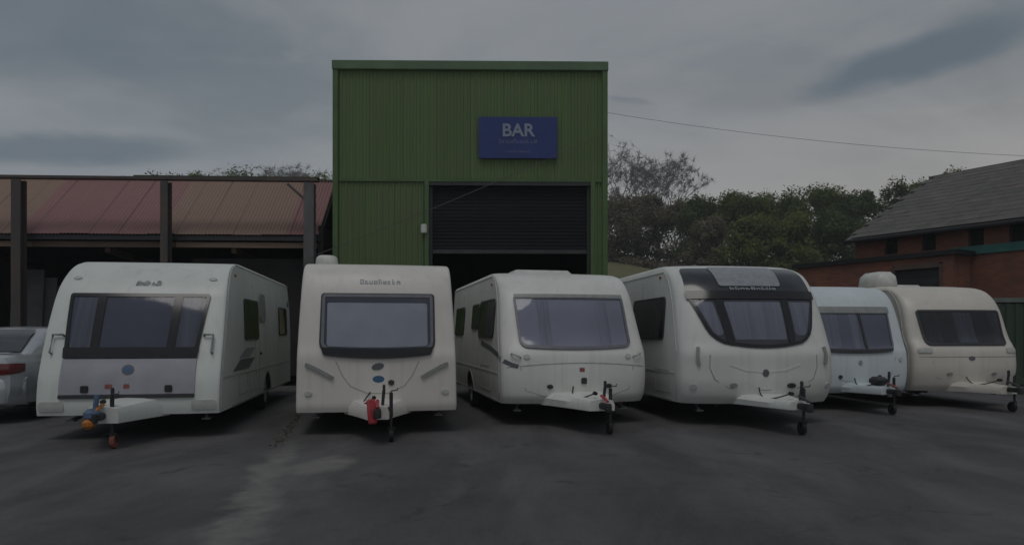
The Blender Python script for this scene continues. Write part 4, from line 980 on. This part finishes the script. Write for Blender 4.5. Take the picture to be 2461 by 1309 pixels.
# --- black-glazed caravan with the silver locker lid
v, r = make_van('v1', 'long white caravan with dark three-part front window above a silver-grey locker lid', 'white_cool')
base(v, r, 'white_cool', (4.05,)); P = v.P
front_window(v, r, quad(-.92, .90, 1.19, 2.13, -.985, 1.0, rb=.02, rt=.04), 'black_gloss', 'acrylic_smoke', 'blind_grey', curtains=((-.86, -.58, 'curtain'), (.58, .86, 'curtain')), margin=.05, mull=((-.52, -.53, .12), (.52, .55, .12), ), depth=.03)
patch('window_sill', quad(-.925, .905, 1.165, 1.32, -.94, .92, rb=.01, rt=.01), P, .036, .02, 'black_gloss', r)
lid = patch('front_locker_lid', quad(-.93, .90, .63, 1.155, -.925, .90, rb=.05, rt=.015), P, .025, .03, 'silver_panel', r, ns=16)
patch('lid_foot', quad(-.93, .90, .60, .655, rb=.012, rt=.01), P, .03, .03, 'dark_trim', lid)
for x in (-.58, .55): patch('latch', quad(x-.05, x+.05, .68, .78, rb=.02, rt=.02), P, .045, .02, 'rubber', lid, ns=4)
badge('emblem', P, -.02, 1.0, .085, .075, 'decal_grey', lid, .034)
badge('emblem_shield', P, -.02, 1.0, .05, .045, 'decal_blue', lid, .037)
patch('sticker', quad(-.31, -.21, .735, .80, rb=.01, rt=.01), P, .029, .003, 'red_worn', lid, ns=3)
patch('sticker', quad(-.06, .02, .735, .80, rb=.01, rt=.01), P, .029, .003, 'red_worn', lid, ns=3)
lettering('name_lettering', P, -.12, .28, 2.265, 2.345, 7, 'decal_grey', r, 4, .25)
for s in (-1, 1):
    h = MB(); x = s*1.10
    p0, p1, p2 = Vector(P(x, 1.50, .05)), Vector(P(x-s*.13, 1.50, .05)), Vector(P(x, 1.24, .05))
    h.tube([P(x-s*.13, 1.50, .0), p1, p0, p2, P(x, 1.24, .0)], .017, 8); h.build('grab_handle', 'grey_trim', r, True)
    q = quad(min(s*.86, s*1.2), max(s*.86, s*1.2), .42, .56, rb=.03, rt=.05); patch('corner_lamp', q, P, .012, .014, 'pale_trim', r, ns=6)
    badge('marker_lamp', P, s*.98, 2.38, .06, .025, 'lamp_clear', r, .018)
side_window(v, r, 1, 1.85, 3.05, 1.42, 2.14); side_window(v, r, 1, 5.5, 6.6, 1.49, 2.12); side_window(v, r, -1, 1.85, 3.05, 1.42, 2.14); side_window(v, r, -1, 4.9, 6.0, 1.42, 2.1)
door(v, r, 1, 3.2, 3.85, .44, 2.3)
patch('awning_lamp', quad(3.25, 3.8, 1.76, 2.3, rb=.1, rt=.1), v.S(1), .03, .03, 'grey_trim', r, ns=6)
q = quad(.95, 2.2, .92, 1.10, 1.5, 2.75, rb=.03, rt=.03); patch('swoosh_decal', q, v.S(1), .006, .006, 'decal_grey', r, ns=10)
q = quad(1.35, 2.3, 1.12, 1.28, 1.95, 2.75, rb=.03, rt=.03); patch('swoosh_decal', q, v.S(1), .006, .006, 'decal_and_glare', r, ns=10)
side_locker(v, r, 1, 1.4, 2.1, .5, .85); side_locker(v, r, 1, 2.25, 2.9, .5, .85)
badge('vent_cover', v.S(1), 7.0, 2.28, .16, .10, 'grey_trim', r, .03)
rooflight(v, r, .1, 3.6, .7, .7, .09); rooflight(v, r, -.2, 5.6, .45, .45, .09)
towbar(v, r, 1.25, 'white_cool', jx=.10, fair=(.52, .20, .28), lever='orange', wheelmat='red_worn', fairz=.33)
yh = v.f(.5)-1.25
c = MB(); c.box((-.04, yh+.13, .49), (.16, .26, .16), None, .05); c.tube([(-.04, yh+.22, .55), (-.02, yh+.24, .74)], .035, 8); c.build('blue_hitch_cover', 'blue_cover', r, True)
MB().box((-.05, yh+.05, .38), (.13, .16, .13), None, .04).build('hitch_lock', 'orange', r, True)

# --- square-fronted caravan with the wide blind
v, r = make_van('v2', 'square-fronted off-white caravan with a single front window behind a pale blind and red hitch lock', 'white_warm')
base(v, r, 'white_warm', (3.3,)); P = v.P
front_window(v, r, quad(-.84, .84, 1.27, 2.13, -.83, .84, rb=.14, rt=.05, sagb=.035), 'frame_grey', 'acrylic', 'blind_dark', curtains=(), margin=.045)
w = patch('window_blind', quad(-.755, .755, 1.34, 2.0, -.755, .755, rb=.04, rt=.03, sagb=.02), P, .014, .008, 'blind_white', r)
ringpatch('window_seal', quad(-.87, .87, 1.225, 2.15, -.85, .87, rb=.17, rt=.05, sagb=.045), P, .014, .018, .03, 'dark_trim', r)
patch('window_sill', quad(-.80, .80, 1.20, 1.32, -.84, .84, rb=.03, rt=.01, sagb=.045, sagt=-.03), P, .04, .03, 'black_gloss', r, ns=20)
lettering('name_lettering', P, -.27, .36, 2.30, 2.375, 9, 'decal_and_glare', r, 9)
badge('emblem', P, .0, 1.035, .085, .052, 'decal_grey', r, .012, .5); badge('club_sticker', P, .01, .845, .085, .05, 'decal_blue', r, .006)
for s in (-1, 1):
    strip('grab_handle', [(s*1.06, 1.075), (s*.95, 1.03), (s*.75, .92), (s*.66, .865)], P, .05, .035, .03, 'grey_trim', r)
    badge('marker_lamp', P, s*1.02, .64, .055, .04, 'lamp_clear', r, .02)
seam = [(-.62, 1.12), (-.52, .90), (-.40, .74), (-.15, .63), (.15, .63), (.40, .74), (.52, .90), (.62, 1.12)]
strip('locker_seam', seam, P, .012, .004, .006, 'seam', r)
badge('locker_latch', P, .2, .79, .045, .04, 'dark_trim', r, .02)
side_window(v, r, 1, 1.2, 2.5, 1.4, 2.1); side_window(v, r, -1, 1.2, 2.5, 1.4, 2.1); side_window(v, r, -1, 3.9, 5.0, 1.4, 2.1); door(v, r, 1, 3.9, 4.5)
rooflight(v, r, .1, 2.1, .42, .5, .075); rooflight(v, r, .1, 4.2, .7, .7, .1)
MB().lathe([(0, .30), (.14, .295), (.185, .26), (.20, .18), (.205, .08), (.20, 0)], (-.93, 2.45, v.H-.02), 'Z', 20).build('rooftop_dome', 'roof_plastic', r, True, 50)
towbar(v, r, 1.15, 'white_warm', jx=.19, fair=(.50, .15, .24), lever='red', fairz=.31)
yh = v.f(.5)-1.15
MB().bar((-.06, yh+.10, .30), (-.09, yh+.18, .63), .12, .07, .02).build('hitch_lock', 'red', r, True)

# --- bow-fronted caravan with the wide tinted window
v, r = make_van('v3', 'bow-fronted white caravan with one wide grey tinted window and a dark side stripe', 'white_plain')
base(v, r, 'white_plain', (3.5,)); P = v.P
front_window(v, r, quad(-.97, .97, 1.29, 2.16, -1.0, .96, rb=.13, rt=.06, sagb=.03), 'frame_grey', 'acrylic', 'blind_mid', curtains=((-.62, -.42, 'curtain'), (.42, .62, 'curtain')), margin=.045)
patch('window_head', quad(-.98, .95, 2.13, 2.19, rb=.02, rt=.02), P, .04, .03, 'grey_trim', r)
strip('waist_seam', [(-1.2+2.4*i/20, 1.045-.05*abs(-1.2+2.4*i/20)**2) for i in range(21)], P, .014, .004, .006, 'seam', r)
strip('swoosh_decal', [(-1.02, .99), (-1.12, 1.02), (-1.2, 1.06), (-1.24, 1.08)], P, .07, .006, .006, 'decal_grey', r)
strip('swoosh_decal', [(.32, 1.10), (.6, 1.18), (1.2, 1.27), (2.2, 1.36)], v.S(-1), .09, .006, .006, 'decal_grey', r)
for x in (-.5, .52): badge('locker_latch', P, x, .66, .05, .035, 'dark_trim', r, .025)
strip('locker_seam', [(-.98, .98), (-.9, .60), (-.6, .50), (.6, .50), (.9, .60), (.98, .98)], P, .012, .004, .006, 'seam', r)
patch('sticker', quad(.0, .09, .90, .965, rb=.01, rt=.01), P, .005, .003, 'red_worn', r, ns=3)
patch('jack_plug', quad(.03, .12, .70, .80, rb=.02, rt=.02), P, .03, .03, 'dark_trim', r, ns=3)
for s in (-1, 1):
    badge('marker_lamp', P, s*.88, 1.15, .05, .04, 'lamp_clear', r, .02)
    h = MB(); h.tube([P(s*1.12, 1.20, 0), P(s*1.11, 1.19, .06), P(s*1.0, 1.15, .06), P(s*.98, 1.14, 0)], .016, 8); h.build('grab_handle', 'pale_trim', r, True)
side_window(v, r, -1, 1.0, 2.5, 1.45, 2.15, .12); side_window(v, r, -1, 2.62, 3.4, 1.62, 2.12, .08); side_window(v, r, -1, 4.5, 5.8, 1.5, 2.12); side_window(v, r, 1, 1.0, 2.5, 1.45, 2.15)
side_locker(v, r, -1, 1.2, 2.2, .5, .95)
rooflight(v, r, .05, 2.9, 1.35, .9, .15, bev=.07); rooflight(v, r, -.1, 4.8, .5, .5, .1)
towbar(v, r, 1.45, 'white_plain', jx=.16, fair=(.62, .20, .22), lever='red', fairz=.35)

# --- large rounded caravan with the panoramic roof window
v, r = make_van('v4', 'tall rounded white caravan with black panoramic window wrapping up over its nose', 'white_swift')
base(v, r, 'white_swift', (3.6,)); P = v.P
q = quad(-.84, .84, 1.34, 2.16, -1.14, 1.10, rb=.28, rt=.03, sagb=.05)
front_window(v, r, q, 'black_gloss', 'acrylic', 'interior', margin=.05, depth=.03, mull=((-.56, -.66, .13), (.50, .50, .12)))
patch('blind', quad(-.48, .42, 1.43, 2.06, -.57, .42, rb=.03, rt=.03), P, .015, .006, 'curtain', r)
for (a, b, c2, d2) in ((-.80, -.65, -1.04, -.76), (.59, .80, .59, 1.02)): patch('blind', quad(a, b, 1.50, 2.06, c2, d2, rb=.07, rt=.03), P, .015, .006, 'curtain', r, ns=6)
patch('window_head', quad(-1.15, 1.11, 2.10, 2.24, -1.15, 1.11, rb=.02, rt=.02), P, .042, .04, 'black_gloss', r, ns=18)
patch('roof_window_surround', quad(-1.15, 1.11, 2.2, 2.68, -1.10, 1.07, rb=.02, rt=.10), P, .012, .014, 'roof_gloss', r, ns=18, nr=10)
sr = patch('roof_window', quad(-.58, .52, 2.33, 2.68, -.62, .55, rb=.04, rt=.04), P, .03, .03, 'decal_and_glare', r, nr=10)  # sky reflection on this pane painted in as a pale opaque colour
lettering('name_lettering', P, -.42, .42, 2.255, 2.305, 9, 'decal_and_glare', r, 14, off=.045)
strip('locker_seam', [(-.93, 1.18), (-.94, .98), (-.86, .78), (-.62, .64), (0, .60), (.62, .64), (.86, .78), (.94, .98), (.93, 1.18)], P, .016, .004, .006, 'seam', r)
strip('locker_crease', [(-.6, 1.02), (-.35, .93), (0, .90), (.35, .93), (.6, 1.02)], P, .03, .008, .01, 'white_swift', r)
badge('emblem', P, -.01, .885, .055, .06, 'decal_grey', r, .012); badge('locker_latch', P, .45, .675, .075, .04, 'dark_trim', r, .025); badge('locker_latch', P, -.55, .69, .06, .035, 'grey_trim', r, .02)
for s in (-1, 1):
    strip('grab_handle', [(s*1.1, 1.30), (s*1.12, 1.16), (s*1.10, 1.02)], P, .05, .04, .035, 'grey_trim', r); badge('marker_lamp', P, s*1.18, .66, .05, .05, 'lamp_clear', r, .02)
side_window(v, r, -1, 1.15, 3.0, 1.42, 2.19, .1); side_window(v, r, -1, 4.3, 5.5, 1.45, 2.1); side_window(v, r, 1, 1.15, 3.0, 1.42, 2.19, .1)
side_locker(v, r, -1, .8, 1.6, .5, .9)
rooflight(v, r, -.1, 3.4, .7, .7, .08)
towbar(v, r, 1.42, 'white_swift', jx=.10, fair=(.52, .17, .17), lever='dark_trim', fairz=.37)

# --- small bluish caravan between the larger ones
v, r = make_van('v5', 'small bluish-white caravan with a two-part tinted window, squeezed between two larger caravans', 'white_blue')
base(v, r, 'white_blue', (3.1,)); P = v.P
front_window(v, r, quad(-.78, .78, 1.2, 1.98, -.80, .80, rb=.10, rt=.05, sagb=.03), 'frame_grey', 'acrylic', 'blind_grey', curtains=((-.7, -.35, 'curtain'), (-.1, .05, 'curtain')), margin=.04, mull=((.16, .12, .05),), mullm='dark_trim')
patch('window_sill', quad(-.72, .72, 1.165, 1.225, -.76, .76, rb=.02, rt=.01, sagb=.03, sagt=-.02), P, .036, .03, 'dark_trim', r, ns=16)
patch('window_head', quad(-.82, .82, 1.93, 2.06, rb=.02, rt=.03), P, .046, .046, 'grey_trim', r)
strip('locker_seam', [(-.8, 1.05), (-.7, .72), (-.3, .58), (.3, .58), (.7, .72), (.8, 1.05)], P, .012, .004, .006, 'seam', r)
for s in (-1, 1): badge('marker_lamp', P, s*.92, 1.02, .05, .05, 'lamp_clear', r, .02); badge('locker_latch', P, s*.42, .67, .04, .035, 'dark_trim', r, .02)
badge('emblem', P, 0, .95, .04, .05, 'decal_and_glare', r, .012)
side_window(v, r, -1, 1.0, 2.3, 1.4, 2.0); side_window(v, r, 1, 1.0, 2.3, 1.4, 2.0)
rooflight(v, r, -.1, 2.4, .6, .6, .09); rooflight(v, r, .2, 4.0, .4, .4, .08)
towbar(v, r, 1.2, 'white_blue', jx=.16, fair=(.42, .15, .18), lever='red_worn', fairz=.37)
MB().box((.05, v.f(.5)-.5, .62), (.26, .3, .16), None, .05).build('hitch_cover', 'dark_trim', r, True)

# --- cream caravan at the end of the row
v, r = make_van('v6', 'cream caravan with a wide dark window and a pale rooftop pod, beside the green container', 'cream')
base(v, r, 'cream', (3.2,)); P = v.P
front_window(v, r, quad(-.92, .90, 1.28, 2.02, -.96, .93, rb=.09, rt=.06), 'dark_trim', 'acrylic_dark', 'interior_brown', curtains=((-.85, -.55, 'curtain_tan'), (-.2, .2, 'curtain'), (.6, .86, 'curtain_tan')), margin=.04)
strip('waist_seam', [(-1.1+2.2*i/20, 1.05) for i in range(21)], P, .018, .004, .006, 'seam', r)
badge('emblem', P, -.02, 1.0+.02, .07, .045, 'decal_grey', r, .012)
for s in (-1, 1):
    q = quad(min(s*.84, s*1.1), max(s*.84, s*1.1), 1.13, 1.23, rb=.03, rt=.03); patch('corner_lamp', q, P, .02, .022, 'pale_trim', r, ns=6)
    badge('locker_latch', P, s*.5, .70, .06, .035, 'grey_trim', r, .02)
strip('locker_seam', [(-.85, .95), (-.75, .62), (-.3, .52), (.3, .52), (.75, .62), (.85, .95)], P, .012, .004, .006, 'seam', r)
side_window(v, r, -1, 1.2, 2.4, 1.4, 2.0); side_window(v, r, 1, 1.2, 2.4, 1.4, 2.0)
rooflight(v, r, -.1, 2.2, .8, .7, .08)
MB().box((-.62, 2.2, v.H+.16), (.56, .85, .42), None, .10, .92).build('rooftop_pod', 'roof_plastic', r, True, 60)
towbar(v, r, 1.3, 'cream', jx=.18, fair=(.50, .17, .20), lever='dark_trim', fairz=.34)
